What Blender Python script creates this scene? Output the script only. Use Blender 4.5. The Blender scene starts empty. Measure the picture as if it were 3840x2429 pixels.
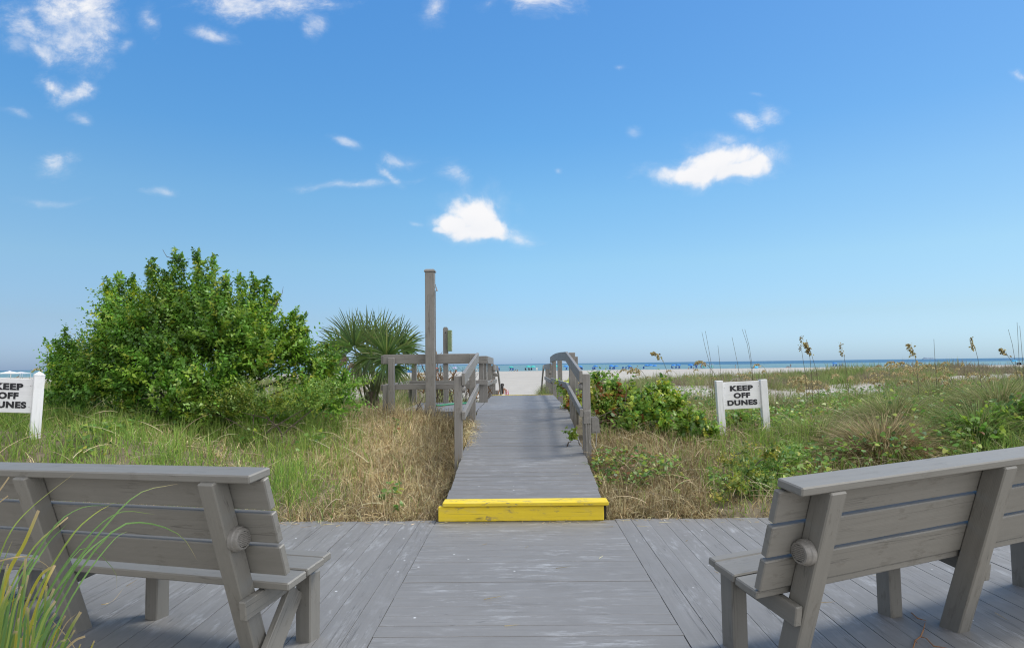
import bpy, math, random
import numpy as np
from mathutils import Vector, Matrix
R = math.radians
rng = np.random.default_rng(7)
random.seed(7)
S = bpy.context.scene
COL = S.collection

# ------------------------------------------------------------------ camera
CH, F, PW, PH = 1.39, 2450.0, 3840.0, 2429.0
ROLL = math.atan(0.0125)
PITCH = math.atan((1365 - PH / 2) * math.cos(ROLL) / F)
cam_d = bpy.data.cameras.new('camera')
cam = bpy.data.objects.new('camera', cam_d)
COL.objects.link(cam)
cam_d.sensor_width = 36
cam_d.sensor_fit = 'HORIZONTAL'
cam_d.lens = F / PW * 36
cam_d.clip_start = 0.05
cam_d.clip_end = 60000
cam.matrix_world = Matrix.Translation((0, 0, CH)) @ Matrix.Rotation(R(90) + PITCH, 4, 'X') @ Matrix.Rotation(-ROLL, 4, 'Z')
S.camera = cam


def ray(px, py):
    X, Y = px - PW / 2, py - PH / 2
    c, s = math.cos(ROLL), math.sin(ROLL)
    x, y = (c * X - s * Y) / F, (s * X + c * Y) / F
    p = PITCH
    return np.array([x, math.cos(p) + y * math.sin(p), math.sin(p) - y * math.cos(p)])


def at(px, py, D):
    d = ray(px, py)
    return np.array([0, 0, CH]) + d * (D / d[1])


def V(*a): return np.array(a, float)
def unit(v): v = np.asarray(v, float); return v / (np.linalg.norm(v) + 1e-12)


# ------------------------------------------------------------------ noise
def _h(ix, iy, seed):
    n = (ix.astype(np.int64) * 374761393 + iy.astype(np.int64) * 668265263 + seed * 1442695041) & 0xffffffff
    n = ((n ^ (n >> 13)) * 1274126177) & 0xffffffff
    return ((n ^ (n >> 16)) & 0xffff) / 65535.0


def vnoise(x, y, seed=0):
    x = np.asarray(x, float); y = np.asarray(y, float)
    ix, iy = np.floor(x), np.floor(y)
    fx, fy = x - ix, y - iy
    fx = fx * fx * (3 - 2 * fx); fy = fy * fy * (3 - 2 * fy)
    a, b = _h(ix, iy, seed), _h(ix + 1, iy, seed)
    c, d = _h(ix, iy + 1, seed), _h(ix + 1, iy + 1, seed)
    return (a * (1 - fx) + b * fx) * (1 - fy) + (c * (1 - fx) + d * fx) * fy


def fbm(x, y, seed=0, o=3):
    v, amp, t = 0, 1, 0
    for i in range(o):
        v = v + amp * vnoise(x * 2 ** i + i * 17.3, y * 2 ** i - i * 9.1, seed + i); t += amp; amp *= .5
    return v / t


def sstep(a, b, x):
    t = np.clip((np.asarray(x, float) - a) / (b - a), 0, 1)
    return t * t * (3 - 2 * t)


# ------------------------------------------------------------------ terrain height
TA = np.array([-160, 450, 1060, 1600, 1880, 1985, 2030, 2100, 2215, 2655, 3020, 3390, 4000.])
TA = (TA - 1920) / F
TD = np.array([5.9, 7, 8.5, 10, 12, 15, 17, 20, 25, 30, 40, 60, 100, 280, 300, 340, 420])
TZ = np.array([
    [.12, .78, .80, .75, .80, .80, .80, .85, .60, .40, -.1, -.9, -1.5, -1.74, -1.82, -2.5, -4],
    [.06, .64, .72, .70, .75, .80, .82, .90, .60, .40, -.1, -.9, -1.5, -1.74, -1.82, -2.5, -4],
    [-.03, .25, .50, .62, .70, .75, .75, .75, .55, .30, -.2, -1., -1.5, -1.74, -1.82, -2.5, -4],
    [-.06, .12, .40, .56, .58, .62, .66, .78, .70, .40, -.3, -1., -1.5, -1.74, -1.82, -2.5, -4],
    [-.12, -.05, .10, .20, .30, .25, -.1, -.7, -1.2, -1.4, -1.55, -1.6, -1.65, -1.74, -1.82, -2.5, -4],
    [-.12, -.05, .10, .20, .30, .25, -.1, -.7, -1.1, -1.3, -1.5, -1.6, -1.65, -1.74, -1.82, -2.5, -4],
    [-.10, .0, .20, .30, .38, .36, .25, .12, .05, -.25, -1.1, -1.55, -1.65, -1.74, -1.82, -2.5, -4],
    [-.10, .05, .25, .36, .45, .45, .40, .35, .30, -.1, -.7, -1.5, -1.65, -1.74, -1.82, -2.5, -4],
    [-.05, .12, .33, .46, .52, .58, .60, .62, .55, .35, -.2, -1., -1.5, -1.74, -1.82, -2.5, -4],
    [.0, .18, .38, .46, .50, .52, .54, .58, .60, .50, -.1, -.9, -1.5, -1.74, -1.82, -2.5, -4],
    [.03, .22, .42, .46, .46, .40, .44, .58, .70, .58, .0, -.8, -1.5, -1.74, -1.82, -2.5, -4],
    [.06, .32, .52, .58, .62, .62, .66, .76, .82, .66, .0, -.8, -1.5, -1.74, -1.82, -2.5, -4],
    [.15, .45, .64, .72, .74, .76, .78, .80, .80, .60, .0, -.8, -1.5, -1.74, -1.82, -2.5, -4]])


def H(x, y):
    x = np.asarray(x, float); y = np.asarray(y, float)
    D = np.maximum(y, 5.9)
    a = np.clip(x / D, TA[0], TA[-1] - 1e-6)
    d = np.clip(D, TD[0], TD[-1] - 1e-6)
    i = np.clip(np.searchsorted(TA, a, 'right') - 1, 0, len(TA) - 2)
    j = np.clip(np.searchsorted(TD, d, 'right') - 1, 0, len(TD) - 2)
    u = (a - TA[i]) / (TA[i + 1] - TA[i]); v = (d - TD[j]) / (TD[j + 1] - TD[j])
    z = (TZ[i, j] * (1 - u) + TZ[i + 1, j] * u) * (1 - v) + (TZ[i, j + 1] * (1 - u) + TZ[i + 1, j + 1] * u) * v
    amp = sstep(5.9, 9, D) * (1 - sstep(40, 90, D))
    z = z + amp * ((fbm(x * .55, y * .55, 3) - .5) * .22 + (fbm(x * .21, y * .21, 9) - .5) * .42 * sstep(10, 18, D) * (1 - .8 * np.exp(-((x / D - .03) / .05) ** 2)))
    z = z + (1 - amp) * sstep(60, 120, D) * (fbm(x * .05, y * .05, 5) - .5) * .12 * (1 - sstep(200, 290, D))
    near = 1 - sstep(5.78, 6.03, y)
    return z * (1 - near) + (-.28 + (fbm(x * 2, y * 2, 4) - .5) * .05) * near


# ------------------------------------------------------------------ node helpers
class NT:
    def __init__(s, nt):
        s.nt = nt; nt.nodes.clear()

    def n(s, t, props=None, **inp):
        nd = s.nt.nodes.new(t)
        for k, v in (props or {}).items(): setattr(nd, k, v)
        for k, v in inp.items():
            key = int(k[1:]) if k[0] == '_' and k[1:].isdigit() else k.replace('__', ' ')
            sk = nd.inputs[key]
            if hasattr(v, 'bl_idname') and hasattr(v, 'is_linked'): s.nt.links.new(v, sk)
            elif hasattr(v, 'outputs'): s.nt.links.new(v.outputs[0], sk)
            else: sk.default_value = v
        return nd

    def m(s, op, a, b=0.0, c=0.0, clamp=False):
        return s.n('ShaderNodeMath', dict(operation=op, use_clamp=clamp), _0=a, _1=b, _2=c)

    def mix(s, f, a, b, blend='MIX'):
        nd = s.nt.nodes.new('ShaderNodeMix'); nd.data_type = 'RGBA'; nd.blend_type = blend
        for k, v in ((0, f), (6, a), (7, b)):
            if hasattr(v, 'is_linked'): s.nt.links.new(v, nd.inputs[k])
            elif hasattr(v, 'outputs'): s.nt.links.new(v.outputs[0], nd.inputs[k])
            else: nd.inputs[k].default_value = (*v, 1) if k and len(v) == 3 else v
        return nd.outputs[2]

    def ramp(s, f, *st):
        nd = s.n('ShaderNodeValToRGB', None, Fac=f)
        el = nd.color_ramp.elements
        while len(el) < len(st): el.new(.5)
        for e, (p, c) in zip(el, st):
            e.position = p; e.color = (c, c, c, 1) if not hasattr(c, '__len__') else (*c, 1)
        return nd


def newmat(name):
    m = bpy.data.materials.new(name); m.use_nodes = True
    return m, NT(m.node_tree)


def out(t, sh): t.n('ShaderNodeOutputMaterial', None, Surface=sh)


def attr(t, name): return t.n('ShaderNodeAttribute', dict(attribute_name=name))


def paint_mat(name, base, rough=.55, grain=.35, crack=.5, dirt=.25, scuff=0., dirtcol=(.05, .05, .045), ring=.25, spots=0., chips=0., chipcol=(.22, .18, .13)):
    """painted timber: grain along the first axis of the board's own coordinates, hairline checks, growth rings, grime and scuffs"""
    m, t = newmat(name)
    gc = attr(t, 'gc').outputs['Vector']
    mp = t.n('ShaderNodeVectorMath', dict(operation='MULTIPLY'), _0=gc, _1=(1.6, 38, 38))
    g = t.n('ShaderNodeTexNoise', None, Vector=mp, Scale=1., Detail=5., Roughness=.65)
    mp2 = t.n('ShaderNodeVectorMath', dict(operation='MULTIPLY'), _0=gc, _1=(.9, 26, 26))
    c = t.n('ShaderNodeTexNoise', None, Vector=mp2, Scale=1., Detail=2., Roughness=.4, Distortion=.3)
    line = t.m('ABSOLUTE', t.m('SUBTRACT', c.outputs[0], .5))
    crk = t.ramp(line, (0, 1), (.016, 0))
    gate = t.n('ShaderNodeTexNoise', None, Vector=t.n('ShaderNodeVectorMath', dict(operation='MULTIPLY'), _0=gc, _1=(2, 9, 9)), Scale=1., Detail=1.)
    crk = t.m('MULTIPLY', crk, t.ramp(gate.outputs[0], (.5, 0), (.6, 1)))
    crk = t.m('MULTIPLY', crk, crack)
    sx = t.n('ShaderNodeSeparateXYZ', None, _0=gc)
    rad = t.m('SQRT', t.m('ADD', t.m('POWER', t.m('ADD', sx.outputs[1], .021), 2.), t.m('POWER', t.m('ADD', sx.outputs[2], .06), 2.)))
    rg = t.m('SINE', t.m('MULTIPLY', t.m('ADD', rad, t.m('MULTIPLY', g.outputs[0], .006)), 900.))
    big = t.n('ShaderNodeTexNoise', None, Vector=gc, Scale=3.2, Detail=6., Roughness=.7)
    fine = t.n('ShaderNodeTexNoise', None, Vector=gc, Scale=90., Detail=3.)
    dark = tuple(b * .62 for b in base)
    lite = tuple(min(1, b * 1.16) for b in base)
    col = t.mix(t.ramp(g.outputs[0], (.3, 0), (.75, 1)), dark, lite)
    col = t.mix(1 - grain, col, base)
    col = t.mix(t.m('MULTIPLY', t.ramp(big.outputs[0], (.48, 0), (.72, 1)), dirt), col, dirtcol)
    bv = t.n('ShaderNodeTexNoise', None, Vector=t.n('ShaderNodeVectorMath', dict(operation='MULTIPLY'), _0=gc, _1=(.17, .2, .2)), Scale=1., Detail=1.)
    bvr = t.ramp(bv.outputs[0], (.3, .90), (.7, 1.))
    col = t.mix(1., col, bvr.outputs[0], 'MULTIPLY')
    if scuff:
        mp3 = t.n('ShaderNodeVectorMath', dict(operation='MULTIPLY'), _0=gc, _1=(4, 15, 15))
        sc = t.n('ShaderNodeTexNoise', None, Vector=mp3, Scale=1., Detail=6., Roughness=.75)
        pt = t.n('ShaderNodeTexNoise', None, Vector=t.n('ShaderNodeNewGeometry').outputs['Position'], Scale=1.7, Detail=4.)
        msk = t.m('MULTIPLY', t.ramp(sc.outputs[0], (.52, 0), (.74, 1)), t.ramp(pt.outputs[0], (.4, .08), (.66, 1)))
        col = t.mix(t.m('MULTIPLY', msk, scuff), col, (.5, .52, .55))
    if spots:
        vo = t.n('ShaderNodeTexVoronoi', None, Vector=t.n('ShaderNodeNewGeometry').outputs['Position'], Scale=9.)
        sp = t.m('MULTIPLY', t.ramp(vo.outputs['Distance'], (.05, 1), (.09, 0)), t.m('GREATER_THAN', t.n('ShaderNodeSeparateColor', None, _0=vo.outputs['Color']).outputs[0], .86))
        col = t.mix(t.m('MULTIPLY', sp, spots), col, (.68, .70, .72))
    if chips:
        cn = t.n('ShaderNodeTexNoise', None, Vector=t.n('ShaderNodeVectorMath', dict(operation='MULTIPLY'), _0=gc, _1=(9, 30, 30)), Scale=1., Detail=7., Roughness=.7)
        cz = t.n('ShaderNodeTexNoise', None, Vector=gc, Scale=4.5, Detail=2.)
        cm = t.m('MULTIPLY', t.ramp(cn.outputs[0], (.55, 0), (.59, 1)), t.ramp(cz.outputs[0], (.46, 0), (.6, 1)))
        col = t.mix(t.m('MULTIPLY', cm, chips), col, chipcol)
    col = t.mix(t.m('MULTIPLY', crk, .85), col, (.018, .017, .016))
    hgt = t.m('ADD', t.m('MULTIPLY', g.outputs[0], .5), t.m('MULTIPLY', rg, ring * .25))
    hgt = t.m('SUBTRACT', t.m('ADD', hgt, t.m('MULTIPLY', fine.outputs[0], .18)), t.m('MULTIPLY', crk, 1.2))
    bp = t.n('ShaderNodeBump', None, Strength=.34, Distance=.004, Height=hgt)
    rr = t.m('ADD', t.m('MULTIPLY', big.outputs[0], .25), rough - .12)
    out(t, t.n('ShaderNodeBsdfPrincipled', None, Base__Color=col, Roughness=rr, Normal=bp))
    return m


def leaf_mat(name, rough=.5, trans=.25, spec=.4):
    m, t = newmat(name)
    col = attr(t, 'col').outputs['Color']
    b = t.n('ShaderNodeBsdfPrincipled', None, Base__Color=col, Roughness=rough)
    b.inputs['Specular IOR Level'].default_value = spec
    tr = t.n('ShaderNodeBsdfTranslucent', None, Color=col)
    mx = t.n('ShaderNodeMixShader', None, Fac=trans)
    t.nt.links.new(b.outputs[0], mx.inputs[1]); t.nt.links.new(tr.outputs[0], mx.inputs[2])
    out(t, mx)
    return m


def simple_mat(name, base, rough=.6, var=.25, scale=14., metal=0., bump=.1):
    m, t = newmat(name)
    tc = t.n('ShaderNodeTexCoord')
    n = t.n('ShaderNodeTexNoise', None, Vector=tc.outputs['Object'], Scale=scale, Detail=5., Roughness=.6)
    col = t.mix(t.ramp(n.outputs[0], (.35, 0), (.7, 1)), tuple(c * (1 - var) for c in base), tuple(min(1, c * (1 + var * .5)) for c in base))
    bp = t.n('ShaderNodeBump', None, Strength=bump, Distance=.005, Height=n.outputs[0])
    out(t, t.n('ShaderNodeBsdfPrincipled', None, Base__Color=col, Roughness=rough, Metallic=metal, Normal=bp))
    return m


M = {}
M['bench'] = paint_mat('taupe_paint_timber', (.218, .211, .192), .5, .26, .5, .14, dirtcol=(.13, .125, .11), chips=.4, chipcol=(.11, .10, .085))
M['rail'] = paint_mat('grey_paint_timber', (.255, .243, .225), .55, .35, .6, .25, dirtcol=(.12, .11, .09), chips=.5, chipcol=(.12, .105, .085))
M['deck'] = paint_mat('deck_paint_timber', (.216, .213, .21), .6, .28, .45, .3, .75, (.13, .13, .13), ring=.0, spots=.8)
M['ramp'] = paint_mat('ramp_paint_timber', (.192, .189, .186), .6, .32, .4, .35, .6, (.13, .128, .126), ring=.0, spots=.5)
M['platform'] = paint_mat('worn_deck_timber', (.215, .222, .236), .65, .5, .5, .4, .7, (.13, .13, .14), ring=.0)
M['yellow'] = paint_mat('yellow_safety_paint', (.88, .66, .03), .55, .25, .9, .22, dirtcol=(.50, .40, .12), ring=0, chips=.9, scuff=.45)
M['white'] = paint_mat('white_sign_paint', (.86, .87, .89), .5, .2, .4, .3, dirtcol=(.52, .52, .48), ring=.1)
M['black'] = simple_mat('black_lettering_vinyl', (.012, .013, .018), .5, .2)
M['louvre'] = simple_mat('painted_metal_cover', (.23, .22, .205), .45, .2, 30.)
M['darkgap'] = simple_mat('dark_timber', (.03, .028, .025), .9, .3)
M['leaf'] = leaf_mat('leaf', .42, .38, .5)
M['grass'] = leaf_mat('grass_blade', .6, .38, .25)
M['straw'] = leaf_mat('straw_blade', .75, .3, .1)
M['bark'] = simple_mat('bark', (.13, .105, .08), .9, .4, 30., bump=.6)
M['hose'] = simple_mat('green_hose', (.02, .28, .14), .4, .2)
M['boxgreen'] = simple_mat('olive_box', (.20, .27, .13), .5, .2)
M['panel'] = simple_mat('pale_printed_panel', (.55, .62, .58), .35, .35, 55.)
M['metal'] = simple_mat('steel', (.32, .32, .31), .35, .2, metal=.8)


# ------------------------------------------------------------------ object helpers
def tag(o, label=None, cat=None, group=None, kind=None):
    if label: o['label'] = label
    if cat: o['category'] = cat
    if group: o['group'] = group
    if kind: o['kind'] = kind
    return o


def empty(name, loc, label=None, cat=None, group=None):
    o = bpy.data.objects.new(name, None); COL.objects.link(o)
    o.location = Vector([float(c) for c in loc]); o.empty_display_size = .1
    return tag(o, label, cat, group)


def link(name, me, mat, parent=None):
    o = bpy.data.objects.new(name, me); COL.objects.link(o)
    if mat is not None: me.materials.append(mat)
    if parent is not None: o.parent = parent
    return o


def origin_of(o):
    p = np.zeros(3)
    while o is not None:
        p = p + np.array(o.location); o = o.parent
    return p


class MB:
    """collects shapes given in world coordinates and links them as one mesh object"""
    def __init__(s): s.v = []; s.f = []; s.g = []; s.n = 0

    def add(s, v, f, g=None):
        v = np.asarray(v, float)
        s.v.append(v); s.g.append(np.asarray(g if g is not None else v, float))
        s.f += [[i + s.n for i in q] for q in f]; s.n += len(v)

    def box(s, c, X, Y, Z, h, ch=.004, wob=0.):
        """chamfered board, grain along X"""
        hx, hy, hz = h
        ch = min(ch, hx * .4, hy * .4, hz * .4)
        loc = []; idx = {}
        for sx in (-1, 1):
            for sy in (-1, 1):
                for sz in (-1, 1):
                    for k in range(3):
                        p = [sx * (hx - (ch if k != 0 else 0)), sy * (hy - (ch if k != 1 else 0)), sz * (hz - (ch if k != 2 else 0))]
                        idx[(sx, sy, sz, k)] = len(loc); loc.append(p)
        f = []
        I = lambda a, b, c_, k: idx[(a, b, c_, k)]
        for a in (-1, 1):
            q = [I(a, -1, -1, 0), I(a, 1, -1, 0), I(a, 1, 1, 0), I(a, -1, 1, 0)]; f.append(q if a > 0 else q[::-1])
            q = [I(-1, a, -1, 1), I(-1, a, 1, 1), I(1, a, 1, 1), I(1, a, -1, 1)]; f.append(q if a > 0 else q[::-1])
            q = [I(-1, -1, a, 2), I(1, -1, a, 2), I(1, 1, a, 2), I(-1, 1, a, 2)]; f.append(q if a > 0 else q[::-1])
        for a in (-1, 1):
            for b in (-1, 1):
                f.append([I(a, b, -1, 0), I(a, b, 1, 0), I(a, b, 1, 1), I(a, b, -1, 1)])
                f.append([I(a, -1, b, 0), I(a, 1, b, 0), I(a, 1, b, 2), I(a, -1, b, 2)])
                f.append([I(-1, a, b, 1), I(1, a, b, 1), I(1, a, b, 2), I(-1, a, b, 2)])
                for c_ in (-1, 1): f.append([I(a, b, c_, 0), I(a, b, c_, 1), I(a, b, c_, 2)])
        loc = np.array(loc)
        B = np.stack([unit(X), unit(Y), unit(Z)])
        off = rng.uniform(-40, 40, 3) * V(1, 0, 0) + rng.uniform(-.02, .02, 3)
        w = np.asarray(c) + loc @ B
        s.add(w, f, loc + off)
        return s

    def beam(s, a, b, wid, thk, up=(0, 0, 1), ch=.004, ext=0.):
        """board from a to b (centre line); wid along up, thk across"""
        a, b = np.asarray(a, float), np.asarray(b, float)
        X = unit(b - a); Y = unit(np.cross(up, X)); Z = np.cross(X, Y)
        return s.box((a + b) / 2, X, Y, Z, (np.linalg.norm(b - a) / 2 + ext, thk / 2, wid / 2), ch)

    def prism(s, pts, axis, h, g=None):
        """polygon pts extruded by axis*h"""
        pts = np.asarray(pts, float); n = len(pts); q = pts + np.asarray(axis, float) * h
        f = [list(range(n))[::-1], [n + i for i in range(n)]] + [[i, (i + 1) % n, n + (i + 1) % n, n + i] for i in range(n)]
        v = np.vstack([pts, q])
        s.add(v, f, None if g is None else np.vstack([g, np.asarray(g) + V(0, 0, h)]))
        return s

    def tube(s, pts, r, n=6):
        pts = np.asarray(pts, float); k = len(pts)
        r = np.broadcast_to(np.asarray(r, float), (k,))
        vs = []
        for i in range(k):
            d = unit(pts[min(i + 1, k - 1)] - pts[max(i - 1, 0)])
            a = unit(np.cross(d, V(0.3, .9, .31) if abs(d[2]) > .8 else V(0, 0, 1))); b = np.cross(d, a)
            for j in range(n):
                t = 2 * math.pi * j / n
                vs.append(pts[i] + r[i] * (a * math.cos(t) + b * math.sin(t)))
        f = [[i * n + j, i * n + (j + 1) % n, (i + 1) * n + (j + 1) % n, (i + 1) * n + j] for i in range(k - 1) for j in range(n)]
        f += [list(range(n))[::-1], [(k - 1) * n + j for j in range(n)]]
        s.add(vs, f); return s

    def lathe(s, c, axis, prof, n=24):
        """profile [(radius, height along axis)] turned about axis"""
        A = unit(axis); a = unit(np.cross(A, V(0, 0, 1) if abs(A[2]) < .9 else V(1, 0, 0))); b = np.cross(A, a)
        vs = [np.asarray(c) + A * h + r * (a * math.cos(2 * math.pi * j / n) + b * math.sin(2 * math.pi * j / n)) for r, h in prof for j in range(n)]
        f = [[i * n + j, i * n + (j + 1) % n, (i + 1) * n + (j + 1) % n, (i + 1) * n + j] for i in range(len(prof) - 1) for j in range(n)]
        f += [list(range(n))[::-1], [(len(prof) - 1) * n + j for j in range(n)]]
        s.add(vs, f); return s

    def build(s, name, mat, parent=None, smooth=False, loc=None):
        """vertices become relative to the parent (or to loc for a top-level object)"""
        v = np.vstack(s.v); g = np.vstack(s.g)
        o0 = origin_of(parent) if parent is not None else (np.zeros(3) if loc is None else np.asarray(loc, float))
        me = bpy.data.meshes.new(name)
        me.from_pydata((v - o0).tolist(), [], s.f)
        a = me.attributes.new('gc', 'FLOAT_VECTOR', 'POINT'); a.data.foreach_set('vector', g.astype(np.float32).ravel())
        if smooth: me.polygons.foreach_set('use_smooth', [True] * len(me.polygons))
        o = link(name, me, mat, parent)
        if parent is None: o.location = o0
        return o


def mesh_np(name, v, loops, starts, col, mat, parent=None, loc=None):
    o0 = origin_of(parent) if parent is not None else (np.zeros(3) if loc is None else np.asarray(loc, float))
    me = bpy.data.meshes.new(name)
    me.vertices.add(len(v)); me.vertices.foreach_set('co', (v - o0).astype(np.float32).ravel())
    me.loops.add(len(loops)); me.loops.foreach_set('vertex_index', loops.astype(np.int32))
    me.polygons.add(len(starts)); me.polygons.foreach_set('loop_start', starts.astype(np.int32))
    me.update(calc_edges=True)
    a = me.color_attributes.new('col', 'FLOAT_COLOR', 'POINT')
    c4 = np.ones((len(v), 4), np.float32); c4[:, :3] = col
    a.data.foreach_set('color', c4.ravel())
    o = link(name, me, mat, parent)
    if parent is None: o.location = o0
    return o


def ribbon_geo(base, d0, length, droop, width, col, tipcol=None, segs=4, side=None, fold=None):
    """N grass ribbons: base (N,3), start direction d0 (N,3), droop = pull towards the ground along the blade.
    returns verts, loops, starts, colours"""
    N = len(base); K = segs
    base = np.asarray(base, float); d0 = d0 / np.linalg.norm(d0, axis=1, keepdims=True)
    if side is None:
        side = np.cross(d0, rng.normal(size=(N, 3))); side /= np.linalg.norm(side, axis=1, keepdims=True)
    P = base.copy(); d = d0.copy(); st = (length / K)[:, None]
    vs = np.empty((N, 2 * K + 1, 3)); cs = np.empty((N, 2 * K + 1, 3))
    tc = col if tipcol is None else tipcol
    for k in range(K):
        w = (width * (1 - .75 * (k / K) ** 1.5))[:, None] * .5
        vs[:, 2 * k] = P - side * w; vs[:, 2 * k + 1] = P + side * w
        t = (k / K) ** 2
        cs[:, 2 * k] = cs[:, 2 * k + 1] = col * (1 - t) + tc * t
        P = P + d * st
        d = d + np.stack([np.zeros(N), np.zeros(N), -droop * (1.4 / K)], 1)
        d /= np.linalg.norm(d, axis=1, keepdims=True)
    vs[:, 2 * K] = P; cs[:, 2 * K] = tc
    nv = 2 * K + 1
    lp = []; ss = []; p = 0
    for k in range(K - 1):
        lp += [2 * k, 2 * k + 1, 2 * k + 3, 2 * k + 2]; ss.append(p); p += 4
    lp += [2 * K - 2, 2 * K - 1, 2 * K]; ss.append(p); p += 3
    loops = (np.array(lp)[None] + (np.arange(N) * nv)[:, None]).ravel()
    starts = (np.array(ss)[None] + (np.arange(N) * p)[:, None]).ravel()
    return vs.reshape(-1, 3), loops, starts, cs.reshape(-1, 3)


LEAF = {  # outlines in (along, across), unit length
    'oval': [(0, 0), (.3, .24), (.65, .26), (1, 0), (.65, -.26), (.3, -.24)],
    'heart': [(0, 0), (-.06, .26), (.25, .42), (.7, .26), (1, 0), (.7, -.26), (.25, -.42), (-.06, -.26)],
    'rhomb': [(0, 0), (.45, .27), (1, 0), (.45, -.27)]}


def leaf_geo(c, d, nrm, size, col, shape='rhomb', curl=.15):
    o = np.array(LEAF[shape]); k = len(o); N = len(c)
    d = d / np.linalg.norm(d, axis=1, keepdims=True)
    s = np.cross(nrm, d); s /= np.linalg.norm(s, axis=1, keepdims=True) + 1e-9
    n = np.cross(d, s)
    v = c[:, None] + size[:, None, None] * (d[:, None] * o[None, :, :1] + s[:, None] * o[None, :, 1:] + n[:, None] * (np.abs(o[None, :, 1:]) * curl * 2 - o[None, :, :1] ** 2 * curl))
    loops = np.arange(N * k); starts = np.arange(N) * k
    return v.reshape(-1, 3), loops, starts, np.repeat(col, k, 0)


def cat_geo(parts):
    v, l, s, c = [], [], [], []; nv = nl = 0
    for a, b, e, d in parts:
        v.append(a); l.append(b + nv); s.append(e + nl); c.append(d); nv += len(a); nl += len(b)
    return np.vstack(v), np.concatenate(l), np.concatenate(s), np.vstack(c)


def pick(n, cols, w=None, var=.2):
    cols = np.array(cols); i = rng.choice(len(cols), n, p=None if w is None else np.array(w) / sum(w))
    return cols[i] * rng.uniform(1 - var, 1 + var, (n, 1)) * rng.uniform(.93, 1.07, (n, 3))


def copy_tree(o, parent=None):
    c = o.copy(); COL.objects.link(c); c.parent = parent
    for ch in list(o.children): copy_tree(ch, c)
    return c


# ------------------------------------------------------------------ light and sky
SUN_EL, SUN_AZ = R(57), R(72)          # azimuth clockwise from straight ahead (+Y): the sun stands to the right
sd = bpy.data.lights.new('sun', 'SUN'); so = bpy.data.objects.new('sun', sd); COL.objects.link(so)
sd.energy = 2.7; sd.angle = R(15); sd.color = (1, .95, .87)
sv = Vector((math.sin(SUN_AZ) * math.cos(SUN_EL), math.cos(SUN_AZ) * math.cos(SUN_EL), math.sin(SUN_EL)))
so.rotation_euler = sv.to_track_quat('Z', 'Y').to_euler()
so.location = sv * 50
W = bpy.data.worlds.new('World'); S.world = W; W.use_nodes = True
t = NT(W.node_tree)
sky = t.n('ShaderNodeTexSky', dict(sky_type='NISHITA', sun_disc=False, sun_elevation=SUN_EL, sun_rotation=SUN_AZ, altitude=0., air_density=1., dust_density=.6, ozone_density=2.2))
tc = t.n('ShaderNodeTexCoord').outputs['Generated']
sp = t.n('ShaderNodeSeparateXYZ', None, _0=tc)
# clear maritime air: the sky keeps its blue down to the horizon
GRADE = [(0., (.66, .99, 1.75)), (.012, (.67, .98, 1.66)), (.027, (.69, .97, 1.56)), (.067, (.74, .95, 1.25)), (.148, (.85, 1.13, 1.23)), (.243, (.78, 1.2, 1.31)), (.33, (.63, 1.14, 1.37)), (.40, (.60, 1.12, 1.40)), (.5, (.57, 1.10, 1.44))]
GRADE = [(p, tuple(c * .5 for c in q)) for p, q in GRADE]
grd = t.ramp(sp.outputs[2], *GRADE)
skyc = t.n('ShaderNodeVectorMath', dict(operation='MULTIPLY'), _0=t.n('ShaderNodeVectorMath', dict(operation='ADD'), _0=sky.outputs[0], _1=sky.outputs[0]), _1=grd.outputs[0])
xr = t.m('MAXIMUM', sp.outputs[0], 0.); xl = t.m('MAXIMUM', t.m('MULTIPLY', sp.outputs[0], -1.), 0.); hi = t.m('ADD', .45, t.m('MULTIPLY', t.m('MULTIPLY', sp.outputs[2], 4., clamp=True), .55)); hl = t.m('MULTIPLY', xl, t.m('MULTIPLY', t.m('SUBTRACT', sp.outputs[2], .25), 4., clamp=True))
az_ = t.n('ShaderNodeCombineXYZ', None, _0=t.m('SUBTRACT', 1., t.m('MULTIPLY', sp.outputs[0], .10)), _1=t.m('ADD', t.m('MULTIPLY', hl, .3), t.m('SUBTRACT', 1.01, t.m('MULTIPLY', t.m('MULTIPLY', xr, hi), .26))), _2=t.m('ADD', t.m('SUBTRACT', 1.01, t.m('MULTIPLY', xr, .26)), t.m('MULTIPLY', hl, .34)))
skyc = t.n('ShaderNodeVectorMath', dict(operation='MULTIPLY'), _0=skyc.outputs[0], _1=az_)
lowl = t.m('SUBTRACT', 1., t.m('MULTIPLY', t.m('MULTIPLY', xl, t.m('SUBTRACT', 1., t.m('MULTIPLY', sp.outputs[2], 4.), clamp=True)), .28))
skyc = t.n('ShaderNodeVectorMath', dict(operation='MULTIPLY'), _0=skyc.outputs[0], _1=t.n('ShaderNodeCombineXYZ', None, _0=lowl, _1=lowl, _2=lowl))
yy = t.m('MAXIMUM', sp.outputs[1], .02)
U0 = t.m('DIVIDE', sp.outputs[0], yy); V0 = t.m('DIVIDE', sp.outputs[2], yy)
uv = t.n('ShaderNodeCombineXYZ', None, _0=U0, _1=V0)
nz = t.n('ShaderNodeTexNoise', None, Vector=uv, Scale=7., Detail=2., Roughness=.5)
off = t.n('ShaderNodeVectorMath', dict(operation='MULTIPLY_ADD'), _0=nz.outputs['Color'], _1=(.09, .06, 0), _2=(-.045, -.03, 0))
uvd = t.n('ShaderNodeVectorMath', dict(operation='ADD'), _0=uv, _1=off)
sd_ = t.n('ShaderNodeSeparateXYZ', None, _0=uvd)
fb = t.n('ShaderNodeTexNoise', None, Vector=uvd, Scale=24., Detail=8., Roughness=.55)
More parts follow.
